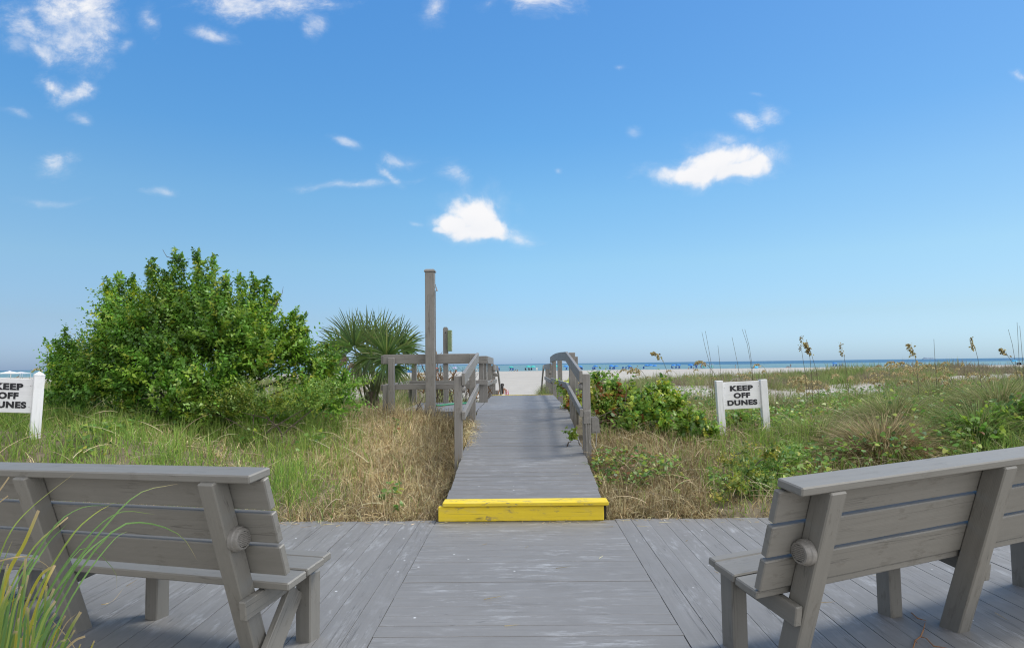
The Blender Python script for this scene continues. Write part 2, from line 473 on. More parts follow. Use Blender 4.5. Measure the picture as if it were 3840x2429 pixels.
fbw = t.n('ShaderNodeTexNoise', None, Vector=t.n('ShaderNodeVectorMath', dict(operation='MULTIPLY'), _0=uvd, _1=(1., 1.5, 1.)), Scale=10., Detail=11., Roughness=.70, Distortion=.2)


wisp = t.ramp(t.n('ShaderNodeTexNoise', None, Vector=uvd, Scale=30., Detail=6., Roughness=.6).outputs[0], (.36, .45), (.62, 1.))


def cloud(px, py, rx, ry, op, rot=0., puffy=False, soft=1.0):
    d = ray(px, py); u0, v0 = d[0] / d[1], d[2] / d[1]
    du = t.m('SUBTRACT', sd_.outputs[0], float(u0)); dv = t.m('SUBTRACT', sd_.outputs[1], float(v0))
    c, s = math.cos(R(rot)), math.sin(R(rot))
    x = t.m('MULTIPLY', t.m('ADD', t.m('MULTIPLY', du, c), t.m('MULTIPLY', dv, s)), F / rx)
    y = t.m('MULTIPLY', t.m('SUBTRACT', t.m('MULTIPLY', dv, c), t.m('MULTIPLY', du, s)), F / ry)
    r = t.m('SQRT', t.m('ADD', t.m('MULTIPLY', x, x), t.m('MULTIPLY', y, y)))
    g = t.m('ADD', t.m('MULTIPLY', t.m('SUBTRACT', 1., r), 1.5 if puffy else 1.6), t.m('MULTIPLY', t.m('SUBTRACT', (fb if puffy else fbw).outputs[0], .5), 2.1 if puffy else 5.4))
    core = t.n('ShaderNodeMapRange', dict(interpolation_type='SMOOTHSTEP'), Value=g, _1=.05 if puffy else .25, _2=.8 if puffy else 1.9, _3=0., _4=.8 * op if puffy else .72 * op)
    halo = t.n('ShaderNodeMapRange', dict(interpolation_type='SMOOTHSTEP'), Value=g, _1=-.45 if puffy else -.5, _2=.9 if puffy else 1.3, _3=0., _4=.2 * op if puffy else .26 * op)
    mr = t.m('ADD', core, halo)
    if not puffy: mr = t.m('MULTIPLY', mr, wisp)
    return mr, y


CL = [(1775, 812, 150, 98, 1.0, 6, True), (1850, 850, 85, 66, 1.0, 0, True), (1690, 842, 100, 60, 1.0, 0, True), (1780, 868, 160, 52, 1.0, 0, True), (1650, 862, 60, 26, .85, 0, True), (1950, 885, 75, 48, .6, -10, False),
      (2685, 615, 180, 76, 1.0, 6, True), (2610, 638, 150, 54, 1.0, 0, True), (2760, 638, 150, 56, 1.0, 0, True), (2640, 640, 230, 50, .85, 0, False), (2640, 555, 90, 40, .5, -20, False), (2880, 612, 100, 72, .6, 0, False), (2490, 655, 70, 40, .7, 0, False), (2800, 470, 85, 42, .75, -15, False), (2885, 445, 55, 50, .6, 0, False), (2700, 530, 110, 34, .5, -12, False),
      (260, 30, 230, 130, 1.0, 0, False), (240, 90, 230, 150, .85, -20, False), (340, 50, 150, 130, 1.0, 0, False), (320, 10, 170, 130, 1.0, 0, False), (300, 110, 110, 70, .8, 0, False), (80, 60, 120, 80, .8, -40, False), (165, 185, 110, 60, .8, -25, False), (60, 150, 60, 60, .35, 0, False),
      (190, 310, 90, 46, .9, -35, False), (285, 345, 95, 50, .9, 20, False), (180, 595, 85, 60, .75, 0, False), (305, 435, 55, 34, .55, 0, False), (50, 405, 60, 22, .45, -10, False),
      (960, 5, 330, 72, .95, -4, False), (1180, 90, 60, 62, .65, -50, False), (780, 130, 105, 34, .75, -22, False), (570, 50, 34, 95, .8, 28, False), (510, 145, 38, 36, .4, 0, False),
      (1640, 15, 55, 75, .75, 0, False), (1970, 5, 190, 62, .95, -6, False), (1835, 30, 50, 40, .5, 0, False),
      (1510, 590, 90, 34, .65, -5, False), (1290, 535, 80, 26, .5, -20, False), (1470, 650, 70, 26, .75, -38, False), (1690, 655, 75, 40, .6, -30, False), (1310, 685, 260, 22, .5, 4, False), (1535, 850, 30, 14, .35, 0, False),
      (592, 716, 62, 18, .65, 3, False), (180, 745, 120, 20, .3, -4, False), (3812, 298, 55, 22, .55, -15, False), (2085, 638, 16, 14, .35, 0, False), (2390, 468, 26, 26, .3, 0, False), (2350, 240, 40, 12, .25, 10, False), (2830, 360, 40, 14, .25, 0, False)]
tot = None; shade = None
for a in CL:
    mk, y = cloud(*a)
    tot = mk if tot is None else t.m('MAXIMUM', tot, mk)
    if a[6]:
        q = t.m('MULTIPLY', t.m('SUBTRACT', .15, y), mk); shade = q if shade is None else t.m('MAXIMUM', shade, q)
tot = t.m('MULTIPLY', tot, t.m('GREATER_THAN', sp.outputs[1], .05))
cshade = t.m('MULTIPLY', t.m('MULTIPLY', shade, t.ramp(fb.outputs[0], (.35, 1), (.6, .3))), .35, clamp=True)
cl = t.mix(cshade, (1., 1.0, 1.02), (.62, .70, .82))
# added unseen bright cloud overhead and behind the viewer: soft fill, stronger from the right
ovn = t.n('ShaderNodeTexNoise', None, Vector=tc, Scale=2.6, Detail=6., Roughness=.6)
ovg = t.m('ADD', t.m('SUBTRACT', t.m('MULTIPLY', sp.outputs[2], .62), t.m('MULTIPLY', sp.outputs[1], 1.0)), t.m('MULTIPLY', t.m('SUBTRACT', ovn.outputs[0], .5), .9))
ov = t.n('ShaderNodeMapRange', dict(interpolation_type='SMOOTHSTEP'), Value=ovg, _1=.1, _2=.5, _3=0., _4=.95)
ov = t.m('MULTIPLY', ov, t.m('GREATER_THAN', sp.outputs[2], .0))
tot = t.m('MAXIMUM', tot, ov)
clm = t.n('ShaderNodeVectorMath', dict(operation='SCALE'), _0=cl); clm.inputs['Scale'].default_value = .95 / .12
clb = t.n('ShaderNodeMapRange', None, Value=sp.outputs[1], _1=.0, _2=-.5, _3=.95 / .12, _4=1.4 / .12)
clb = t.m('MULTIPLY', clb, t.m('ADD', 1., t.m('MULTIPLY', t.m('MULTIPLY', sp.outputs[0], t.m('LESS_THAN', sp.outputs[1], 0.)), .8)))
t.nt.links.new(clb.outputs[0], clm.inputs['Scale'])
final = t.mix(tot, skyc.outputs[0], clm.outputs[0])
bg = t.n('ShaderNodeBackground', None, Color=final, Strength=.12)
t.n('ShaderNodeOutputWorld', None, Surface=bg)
W.cycles.sampling_method = 'MANUAL'; W.cycles.sample_map_resolution = 512
S.view_settings.view_transform = 'Standard'; S.view_settings.look = 'None'
S.view_settings.exposure = 0.0; S.view_settings.gamma = 1
S.render.engine = 'CYCLES'
S.cycles.use_denoising = True; S.cycles.pixel_filter_type = 'BLACKMAN_HARRIS'; S.cycles.filter_width = 1.15
S.cycles.max_bounces = 6; S.cycles.diffuse_bounces = 3; S.cycles.glossy_bounces = 2; S.cycles.transmission_bounces = 3; S.cycles.transparent_max_bounces = 4
S.cycles.caustics_reflective = False; S.cycles.caustics_refractive = False

# ------------------------------------------------------------------ ground sheet
ys = np.concatenate([[-60, -30, -12, -4, 0, 2, 3.5, 5, 5.6, 5.78], np.arange(5.92, 14, .16), np.arange(14, 30, .32), np.arange(30, 62, .8), np.arange(62, 150, 4), np.arange(150, 330, 10), [330, 345, 370, 400, 430]])
aa = np.concatenate([[-60, -20, -8, -4, -2.5, -1.8, -1.4, -1.15], np.arange(-1.0, 1.001, .0125), [1.15, 1.4, 1.8, 2.5, 4, 8, 20, 60]])
A, Y = np.meshgrid(aa, ys)
X = A * np.maximum(Y, 5.0)
Z = H(X, Y)
nv, nu = A.shape
idx = np.arange(nv * nu).reshape(nv, nu)
fq = np.stack([idx[:-1, :-1], idx[:-1, 1:], idx[1:, 1:], idx[1:, :-1]], -1).reshape(-1, 4)
# plant litter and humus where the dune is overgrown, open sand elsewhere
PXg = 1920 + F * A


def litter(px, y):
    n = fbm(px / F * y * .5, y * .5, 21)
    v = (1 - sstep(11, 14, y)) * .95
    v = np.maximum(v, (1 - sstep(24, 40, y)) * sstep(.36, .6, n) * .8)
    hole = np.exp(-(((px - 3150) / 290.) ** 2 + ((y - 17) / 3.4) ** 2) * 1.2) + .7 * np.exp(-(((px - 2560) / 130.) ** 2 + ((y - 17) / 2.5) ** 2)) + .7 * np.exp(-(((px - 3660) / 130.) ** 2 + ((y - 20) / 2.) ** 2))
    v = v * (1 - .97 * np.clip(hole * 1.6, 0, 1))
    v = v * (1 - np.exp(-(((px - 1950) / 90.) ** 2)) * sstep(15, 19, y))
    return np.clip(v, 0, 1)


lit = litter(PXg, Y) * sstep(5.0, 5.6, Y) + (1 - sstep(5.0, 5.6, Y)) * (.15 + .75 * sstep(2.5, 4.5, Y))  # unseen ground around and behind the camera kept pale to bounce light up
sandc = np.array([.47, .445, .40]); litc = np.array([.16, .125, .065])
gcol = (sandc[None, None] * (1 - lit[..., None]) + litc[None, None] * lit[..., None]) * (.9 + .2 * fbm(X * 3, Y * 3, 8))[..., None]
gm, g = newmat('dune_sand_and_litter')
gc_ = attr(g, 'col').outputs['Color']
gp = g.n('ShaderNodeNewGeometry').outputs['Position']
n1 = g.n('ShaderNodeTexNoise', None, Vector=gp, Scale=3., Detail=8., Roughness=.7)
n2 = g.n('ShaderNodeTexNoise', None, Vector=g.n('ShaderNodeVectorMath', dict(operation='MULTIPLY'), _0=gp, _1=(.02, .09, .02)), Scale=1., Detail=5.)
gcc = g.mix(g.ramp(n1.outputs[0], (.3, .35), (.7, 0)), gc_, (.30, .26, .20), 'MULTIPLY')
gcc = g.mix(g.ramp(n2.outputs[0], (.35, .16), (.6, 0)), gcc, (.42, .40, .37))
gb = g.n('ShaderNodeBump', None, Strength=.5, Distance=.05, Height=n1.outputs[0])
out(g, g.n('ShaderNodeBsdfPrincipled', None, Base__Color=gcc, Roughness=.95, Normal=gb))
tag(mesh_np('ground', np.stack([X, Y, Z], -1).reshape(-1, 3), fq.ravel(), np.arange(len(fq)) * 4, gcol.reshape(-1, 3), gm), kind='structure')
bpy.data.objects['ground'].data.polygons.foreach_set('use_smooth', [True] * len(fq))

# ------------------------------------------------------------------ sea
wm, w = newmat('sea_water')
wp = w.n('ShaderNodeNewGeometry').outputs['Position']
ws = w.n('ShaderNodeSeparateXYZ', None, _0=wp)
stn = w.n('ShaderNodeTexNoise', None, Vector=w.n('ShaderNodeVectorMath', dict(operation='MULTIPLY'), _0=wp, _1=(.0011, .009, 0)), Scale=1., Detail=5., Roughness=.6)
chop = w.n('ShaderNodeTexNoise', None, Vector=w.n('ShaderNodeVectorMath', dict(operation='MULTIPLY'), _0=wp, _1=(.05, .16, 0)), Scale=1., Detail=6., Roughness=.65)
ang = w.m('DIVIDE', ws.outputs[0], ws.outputs[1])
# the dark blue water begins nearer on the right
edge = w.n('ShaderNodeMapRange', dict(interpolation_type='SMOOTHSTEP'), Value=ang, _1=.05, _2=.28, _3=2600., _4=760.)
rel = w.m('DIVIDE', w.m('ADD', ws.outputs[1], w.m('MULTIPLY', w.m('SUBTRACT', stn.outputs[0], .5), 300.)), edge)
deep = w.ramp(rel, (.93, 0), (1.06, 1))
shal = w.mix(w.ramp(stn.outputs[0], (.38, 0), (.62, 1)), (.18, .30, .305), (.10, .205, .25))
dpc = w.mix(w.ramp(stn.outputs[0], (.35, 0), (.7, 1)), (.030, .105, .20), (.05, .15, .25))
wc = w.mix(deep, shal, dpc)
shore = w.n('ShaderNodeMapRange', None, Value=ws.outputs[1], _1=300., _2=345., _3=.55, _4=0.)
wc = w.mix(w.m('MULTIPLY', shore, w.ramp(chop.outputs[0], (.4, 0), (.6, 1))), wc, (.09, .14, .20))
foam = w.m('MULTIPLY', w.ramp(chop.outputs[0], (.66, 0), (.72, .7)), w.ramp(stn.outputs[0], (.5, 0), (.6, 1)))
wc = w.mix(w.m('MULTIPLY', foam, w.n('ShaderNodeMapRange', None, Value=ws.outputs[1], _1=310., _2=700., _3=1., _4=.1)), wc, (.6, .65, .65))
wb = w.n('ShaderNodeBump', None, Strength=.9, Distance=1.2, Height=chop.outputs[0])
wsd = w.n('ShaderNodeBsdfPrincipled', None, Base__Color=wc, Roughness=.5, Normal=wb)
wsd.inputs['Specular IOR Level'].default_value = .22
out(w, wsd)
sv_ = np.array([[-50000, 270, -1.82], [50000, 270, -1.82], [50000, 50000, -1.82], [-50000, 50000, -1.82]], float)
tag(mesh_np('sea', sv_, np.arange(4), np.array([0]), np.ones((4, 3)), wm), kind='structure')

# ------------------------------------------------------------------ boardwalk frame: the walk runs 0.84 degrees right of straight ahead
BA = 36.0 / F
BX = V(math.cos(BA), -math.sin(BA), 0); BY = V(math.sin(BA), math.cos(BA), 0); BZ = V(0, 0, 1)
def bw(x, y, z): return BX * x + BY * y + BZ * z


# ------------------------------------------------------------------ deck
def near_edge(x):            # slanting back edges where the benches stand
    if x > .8: return max(3.2 + (x - 2.24) * .405, 2.0)
    if x < -.8: return 3.385 + (-2.47 - x) * .345 if x < -1.2 else 2.95
    return -3.0


mb = MB()
wd, gap, th = .1400, .0034, .038
y = -3.0
while y < 5.88:
    y1 = min(y + wd, 5.91); e = rng.uniform(-.002, .002)
    mb.box(bw(.01, (y + y1 - gap) / 2, -th / 2 + rng.uniform(-.0015, .0015)), BX, BY, BZ, (.797 + e, (y1 - y - rng.choice([.0012, .0014, .002, .0045])) / 2, th / 2), .0015)
    y += wd
for sgn in (-1, 1):
    x = .81 if sgn > 0 else .79
    while x < 7.5:
        xa, xb = sgn * x, sgn * (x + wd - gap)
        x0, x1 = min(xa, xb), max(xa, xb)
        ye = 5.945 + rng.uniform(-.018, .018) - .02 * (x > 3)
        a0, a1 = near_edge(x0), near_edge(x1)
        yl = min(a0, a1)
        z0 = -th + rng.uniform(-.002, .002)
        pts = [bw(x0, a0, z0), bw(x1, a1, z0), bw(x1, ye, z0), bw(x0, ye, z0)]
        o = rng.uniform(-30, 30)
        gl = np.array([[a0 + o, x0, 0], [a1 + o, x1, 0], [ye + o, x1, 0], [ye + o, x0, 0]])
        gl[:, 1] -= x0 - rng.uniform(-.02, .02)
        mb.prism(pts, BZ, th, gl)
        x += wd
deck = mb.build('deck', M['deck'])
tag(deck, kind='structure')
mb = MB()   # joists and fascia under the boards
for x in np.arange(-7.2, 7.3, .6): mb.beam(bw(x, max(near_edge(x) + .12, -2.8), -.12), bw(x, 5.86, -.12), .15, .04)
for sgn, pts in ((1, [(.95, near_edge(.95) + .06), (7.4, near_edge(7.4) + .06)]), (-1, [(-1.25, near_edge(-1.25) + .06), (-7.4, near_edge(-7.4) + .06)])):
    mb.beam(bw(*pts[0], -.115), bw(*pts[1], -.115), .14, .036)
mb.beam(bw(-7.4, 5.885, -.125), bw(-.76, 5.885, -.125), .15, .036); mb.beam(bw(.76, 5.885, -.125), bw(7.4, 5.885, -.125), .15, .036)
tag(mb.build('deck_joists', M['rail']), kind='structure')

# ------------------------------------------------------------------ ramp and platform
RY0, RY1, PZ, PY1 = 6.02, 10.35, .68, 15.0
RZ0 = .172


def rz(y): return RZ0 + (PZ - RZ0) * (min(max(y, RY0), RY1) - RY0) / (RY1 - RY0)


mb = MB(); y = RY0
sl = unit(V(0, RY1 - RY0, PZ - RZ0)); SY = BY * sl[1] + BZ * sl[2]; SZ = -BY * sl[2] + BZ * sl[1]
while y < RY1 - .02:
    mb.box(bw(rng.uniform(-.006, .006), y + .068, rz(y + .068) - .019 + rng.uniform(-.002, .002)), BX, SY, SZ, (.705, .0665, .019), .004)
    y += .1405
tag(mb.build('ramp', M['ramp']), kind='structure')
mb = MB(); y = RY1 + .004
while y < PY1:
    mb.box(bw(rng.uniform(-.006, .006), y + .068, PZ - .019 + rng.uniform(-.0015, .0015)), BX, BY, BZ, (.705, .0665, .019), .004)
    y += .1405
tag(mb.build('platform', M['platform']), kind='structure')
mb = MB(); y = 10.10   # shower deck beside the platform
while y < 12.35:
    mb.box(bw(-1.33, y + .068, PZ - .021 + rng.uniform(-.0015, .0015)), BX, BY, BZ, (.61, .0665, .019), .004)
    y += .1405
mb.beam(bw(-1.94, 10.12, PZ - .12), bw(-.72, 10.12, PZ - .12), .16, .036)
tag(mb.build('shower_deck', M['platform']), kind='structure')
mb = MB()
for s_ in (-1, 1):
    mb.beam(bw(s_ * .665, RY0, RZ0 - .115), bw(s_ * .665, RY1, PZ - .115), .14, .038)
    mb.beam(bw(s_ * .665, RY1, PZ - .115), bw(s_ * .665, PY1 - .05, PZ - .115), .14, .038)
    mb.beam(bw(s_ * .60, PY1, PZ - .14), bw(s_ * .60, PY1 + 3.0, PZ - 1.75), .25, .04)
for y in (7.6, 9.6, 12.4, 14.7):
    for s_ in (-1, 1): mb.beam(bw(s_ * .6, y, -.3), bw(s_ * .6, y, rz(y) - .05), .09, .09, up=BX)
tag(mb.build('ramp_framing', M['rail']), kind='structure')
mb = MB()
for k in range(9): mb.box(bw(0, PY1 + .16 + k * .30, PZ - .175 * (k + 1)), BX, BY, BZ, (.69, .14, .019), .004)
tag(mb.build('beach_stairs', M['platform']), kind='structure')
mb = MB(); mb.box(bw(-.0, PY1 + .02, PZ + .0045), BX, BY, BZ, (.695, .03, .004), .001)
tag(mb.build('edge_strip', M['yellow']), 'thin yellow painted strip along the far edge of the boardwalk platform', 'edge strip')

st = empty('yellow_step', bw(0, 5.89, 0), 'bright yellow painted step with chipped nosing at the foot of the ramp', 'step')
mb = MB(); mb.box(bw(-.028, 5.905, .0675), BX, BY, BZ, (.735, .019, .0655), .005); mb.build('riser', M['yellow'], st)
mb = MB(); mb.box(bw(.012, 5.94, .1545), BX, BY, BZ, (.735, .082, .0195), .009); mb.build('nosing', M['yellow'], st)
mb = MB(); mb.box(bw(.722, 5.985, .065), BY, BX, BZ, (.06, .012, .062), .003); mb.build('side_board', M['darkgap'], st)

# ------------------------------------------------------------------ louvred round step lights


def step_light(c, axis, parent, r=.048, d=.045):
    A = unit(axis)
    m_ = MB(); m_.lathe(c, A, [(r, 0), (r, d * .45), (r * .93, d * .55), (r * .88, d * .8), (r * .80, d * .95), (r * .66, d * .97), (r * .66, d * .78), (.001, d * .78)], 28)
    o = m_.build('step_light', M['louvre'], parent, smooth=False)
    m_ = MB(); a = unit(np.cross(A, V(0, 0, 1))); b = np.cross(A, a)
    for k in np.linspace(-.82, .82, 8):
        hw = r * .66 * math.sqrt(max(.05, 1 - k * k))
        m_.box(np.asarray(c) + A * d * .90 + b * (k * r * .62), a, unit(b + A * .7), np.cross(a, unit(b + A * .7)), (hw * .98, r * .062, .004), .0008)
    m_.build('louvre', M['louvre'], o)
    return o


# ------------------------------------------------------------------ handrails along the ramp
PW_ = .089


def post(parent, x, y, z0, z1, w=PW_, name='post', mat='rail', slope=0.):
    m_ = MB(); m_.box(bw(x, y, (z0 + z1) / 2), BZ, BX, BY, ((z1 - z0) / 2, w / 2, w / 2), .006)
    return m_.build(name, M[mat], parent)


def rail(parent, a, b, wid=.14, thk=.038, name='top_rail', mid=None):
    m_ = MB()
    if mid is not None:
        q = [np.asarray(a), *[np.asarray(k) for k in mid], np.asarray(b)]
        for i in range(len(q) - 1): m_.beam(q[i], q[i + 1], wid, thk, ext=.002 * i)
    else: m_.beam(a, b, wid, thk)
    return m_.build(name, M['rail'], parent)


for sg, nm, lab in ((-1, 'left', 'grey wooden handrail between the shower enclosure and the ramp, running down to the beach stairs'),
                    (1, 'right', 'grey wooden handrail beside the vine thicket, with bowed top rail and a junction box')):
    hr = empty('handrail', bw(sg * .75, 7.5, .2), lab, 'handrail', 'handrails of the boardwalk')
    px_ = sg * .735
    post(hr, px_, 7.5 if sg < 0 else 7.6, -.15, 1.262 if sg < 0 else 1.268)
    post(hr, px_, 9.65, .1, 1.55)
    ri = sg * (.735 - .0445 - .0205)
    a0 = 7.42 if sg < 0 else 7.5
    def hz(y): return 1.567 - .1135 * (9.82 - y) if y < 9.82 else 1.56
    rail(hr, bw(ri, a0, hz(a0) - .07), bw(ri, 9.86, 1.567 - .07))
    rail(hr, bw(ri, a0, hz(a0) - .435 - .045), bw(ri, 9.86, 1.103 - .045), .09, .04, 'lower_rail')
    if sg > 0:
        rail(hr, bw(ri, 9.87, 1.495), bw(ri, 15.25, 1.475), mid=[bw(ri, 11.2, 1.512), bw(ri, 12.6, 1.520), bw(ri, 13.9, 1.508)])
        rail(hr, bw(ri, 9.87, 1.058), bw(ri, 15.1, 1.02), .09, .04, 'lower_rail')
        ysx = (12.8, 15.05)
        post(hr, px_ + .12, 10.6, .3, 1.50)
    else:
        rail(hr, bw(ri, 12.42, 1.478), bw(ri, 14.95, 1.462))
        rail(hr, bw(ri, 12.42, 1.03), bw(ri, 14.95, 1.0), .09, .04, 'lower_rail')
        ysx = (12.75, 14.6)
    for y in ysx: post(hr, px_, y, .0, 1.50)
    y2 = 16.7 if sg < 0 else 19.4
    rail(hr, bw(ri, 15.3, 1.325), bw(ri, y2, 1.30), .14, .038)
    rail(hr, bw(ri, 15.15, .975), bw(ri, y2, .97), .09, .04, 'lower_rail')
    for yk in ((15.6, 16.8) if sg < 0 else (15.9, 17.2, 18.6, 19.5)): post(hr, px_, yk, -.6, 1.36)
    rail(hr, bw(ri - sg * .04, y2 + .05, 1.29), bw(ri - sg * .06, y2 + 2.2, .42), .14, .038)
    post(hr, px_, y2 + 1.9, -1.3, .66)
    ly = 7.5 if sg < 0 else 7.6
    step_light(bw(sg * (.735 - .0445), ly, 1.11 if sg < 0 else 1.12), -sg * BX, hr, .042, .04)
    step_light(bw(sg * (.735 - .0445), 15.6, 1.17), -sg * BX, hr, .042, .06)
    if sg < 0: step_light(bw(sg * (.735 - .0445), 16.8, 1.12), -sg * BX, hr, .042, .06)
    else:
        m_ = MB(); m_.box(bw(.735, 7.6 - .0445 - .018, .775), BZ, BX, BY, (.078, .043, .018), .006)
        jb = m_.build('cover_plate', M['louvre'], hr)
        for dx, zz in ((-.026, .825), (.026, .825), (.028, .712)): MB().lathe(bw(.735 + dx, 7.6 - .0805, zz), -BY, [(.006, 0), (.006, .004), (.003, .005)], 8).build('screw', M['metal'], jb)
        m_ = MB(); m_.tube([bw(.722, 7.525, .70), bw(.722, 7.525, .45), bw(.715, 7.52, .1)], .013, 8); m_.tube([bw(.745, 7.528, .70), bw(.75, 7.525, .5), bw(.79, 7.5, .41), bw(.83, 7.55, .44), bw(.85, 7.6, .62)], .006, 6)
        m_.build('conduit', M['louvre'], hr)

fl = empty('junction_box', bw(.83, 7.62, .68), 'tapered grey metal box on the outer side of the near right handrail post', 'electrical box')
m_ = MB(); c0 = bw(.832, 7.60, .68)
fr = [c0 + BX * a + BZ * b for a, b in ((-.046, .092), (.026, .092), (.044, .07), (.056, -.088), (.046, -.094), (-.046, -.094))]
m_.prism(fr, BY, .07); m_.build('housing', M['louvre'], fl)
m_ = MB(); m_.prism([c0 + BX * a * .8 + BZ * b * .86 - BY * .008 for a, b in ((-.046, .09), (.026, .09), (.054, -.085), (-.046, -.09))], BY, .0078); m_.build('front_cover', M['louvre'], fl)
m_ = MB(); m_.box(c0 - BX * .05 + BY * .03, BX, BY, BZ, (.012, .02, .03), .003); m_.build('bracket', M['metal'], fl)

# ------------------------------------------------------------------ shower enclosure
sh = empty('shower_fence', bw(-1.35, 9.9, .4), 'grey wooden rail fence enclosing the shower deck behind the tall post', 'fence')
post(sh, -1.965, 9.82, .2, 1.51); post(sh, -2.055, 9.86, .2, 1.10)
rail(sh, bw(-2.10, 9.885, 1.487), bw(-.70, 9.885, 1.487))
rail(sh, bw(-2.12, 9.888, 1.067), bw(-.70, 9.888, 1.067), .082, .036, 'lower_rail')
post(sh, -2.04, 12.35, .3, 1.50); post(sh, -.775, 12.42, .3, 1.55)
rail(sh, bw(-2.2, 12.29, 1.48), bw(-.66, 12.29, 1.48)); rail(sh, bw(-2.2, 12.292, 1.055), bw(-.66, 12.292, 1.055), .09, .036, 'lower_rail')
m_ = MB(); m_.beam(bw(-2.13, 9.92, 1.06), bw(-2.13, 12.26, 1.06), .085, .036); m_.build('lower_rail', M['rail'], sh)
m_ = MB(); m_.beam(bw(-2.13, 9.92, 1.48), bw(-2.13, 12.26, 1.48), .13, .036); m_.build('top_rail', M['rail'], sh)
for x_, h_ in ((-2.10, .25), (-.71, .2)): MB().box(bw(x_, 12.40, .85), BZ, BX, BY, (h_, .055, .02), .004).build('splice_board', M['rail'], sh)

tp = empty('shower_post', bw(-1.36, 9.74, .5), 'tall square grey post with a low pointed cap standing against the rail fence', 'post')
m_ = MB(); m_.box(bw(-1.365, 9.74, 1.58), BZ, BX, BY, (1.20, .069, .069), .005); m_.build('shaft', M['rail'], tp)
m_ = MB(); c = bw(-1.365, 9.74, 2.782)
for h0, r0, h1, r1 in ((0, .081, .022, .081), (.022, .081, .042, .058)):
    q = [c + BX * a * r + BY * b * r + BZ * h for h, r in ((h0, r0), (h1, r1)) for a, b in ((-1, -1), (1, -1), (1, 1), (-1, 1))]
    m_.add(q, [[3, 2, 1, 0], [4, 5, 6, 7], [0, 1, 5, 4], [1, 2, 6, 5], [2, 3, 7, 6], [3, 0, 4, 7]])
m_.build('cap', M['rail'], tp)
m_ = MB(); c = bw(-1.296, 9.70, 2.55)
m_.tube([c, c + BX * .03, c + BX * .035 - BZ * .03], .008, 8); m_.tube([c + BX * .012 - BZ * .0, c + BX * .018 + BZ * .045], .005, 6); m_.lathe(c + BX * .035 - BZ * .03, V(.2, 0, -1), [(.010, 0), (.016, .02), (.016, .026)], 10)
m_.build('shower_head', M['metal'], tp)
m_ = MB(); m_.tube([bw(-1.285, 9.72, 2.5), bw(-1.285, 9.72, 1.15)], .006, 6); m_.build('pipe', M['louvre'], tp)

pb = empty('sign_post', bw(-1.44, 12.35, .4), 'shorter grey post with clipped top behind the fence, carrying a narrow green box', 'post')
m_ = MB()
m_.prism([bw(-1.487, 12.31, .3), bw(-1.397, 12.31, .3), bw(-1.397, 12.31, 2.075), bw(-1.415, 12.31, 2.105), bw(-1.469, 12.31, 2.105), bw(-1.487, 12.31, 2.075)], BY, .089, np.array([[.3, 0, 0], [.3, .09, 0], [2.07, .09, 0], [2.1, .07, 0], [2.1, .02, 0], [2.07, 0, 0]]))
m_.build('shaft', M['rail'], pb)
m_ = MB(); m_.lathe(bw(-1.442, 12.308, 2.0), BY, [(.011, 0), (.011, .006)], 10); m_.build('bolt_hole', M['darkgap'], pb)
bx = empty('sign_box', bw(-1.36, 12.3, 1.8), 'narrow olive green box with three pale printed panels fixed to the shorter post', 'sign')
qX = unit(BX * .45 - BY * .9); qY = unit(np.cross(BZ, qX))
m_ = MB(); bc = bw(-1.355, 12.30, 1.845); m_.box(bc, BZ, BX, BY, (.198, .036, .075), .004); m_.build('case', M['boxgreen'], bx)
for zc, hh, n_ in ((.115, .045, 4), (.0, .05, 5), (-.12, .055, 5)):
    po = MB().box(bc + BX * .0385 + BZ * zc - BY * .005, BZ, BY, BX, (hh, .058, .002), .001).build('panel', M['panel'], bx)
    m_ = MB()
    for j in range(n_): m_.box(bc + BX * .0415 + BZ * (zc + .03 - j * .015) - BY * .005, BY, BZ, BX, (.035 + .012 * ((j * 7) % 3 - 1), .0028, .0008), .0002)
    m_.build('print', M['boxgreen'], po)

ho = MB(); ho.tube([at(1613, 1468, 9.95), at(1616, 1490, 10.0), at(1621, 1507, 10.1), at(1632, 1519, 10.25), at(1650, 1520, 10.45), at(1680, 1516, 10.6), at(1710, 1513, 10.7), at(1745, 1511, 10.8), at(1775, 1513, 11.0)], .016, 8)
tag(ho.build('garden_hose', M['hose'], smooth=True, loc=bw(-1.2, 10.3, .7)), 'green garden hose hanging from the tall post and lying across the shower deck', 'hose')
gs = empty('marker_sign', at(1702, 1450, 13.6), 'small round green sign with white marks standing among dry stems behind the fence', 'sign')
c = at(1702, 1421, 13.6)
m_ = MB(); m_.lathe(c, -BY, [(.055, 0), (.055, .006)], 24); m_.build('plate', simple_mat('sign_green', (.02, .26, .17), .5), gs)
m_ = MB()
for dx, dz, w_, h_ in ((-.02, .0, .007, .012), (-.002, .0, .007, .012), (.016, .0, .006, .012), (0, .033, .02, .004)): m_.box(c + V(dx, -.008, dz), V(1, 0, 0), V(0, 1, 0), V(0, 0, 1), (w_, .0015, h_), .0005)
m_.build('white_marks', M['white'], gs)
m_ = MB(); m_.box(c + V(0, .012, -.3), V(0, 0, 1), V(1, 0, 0), V(0, 1, 0), (.34, .012, .012), .002); m_.build('stake', M['white'], gs)


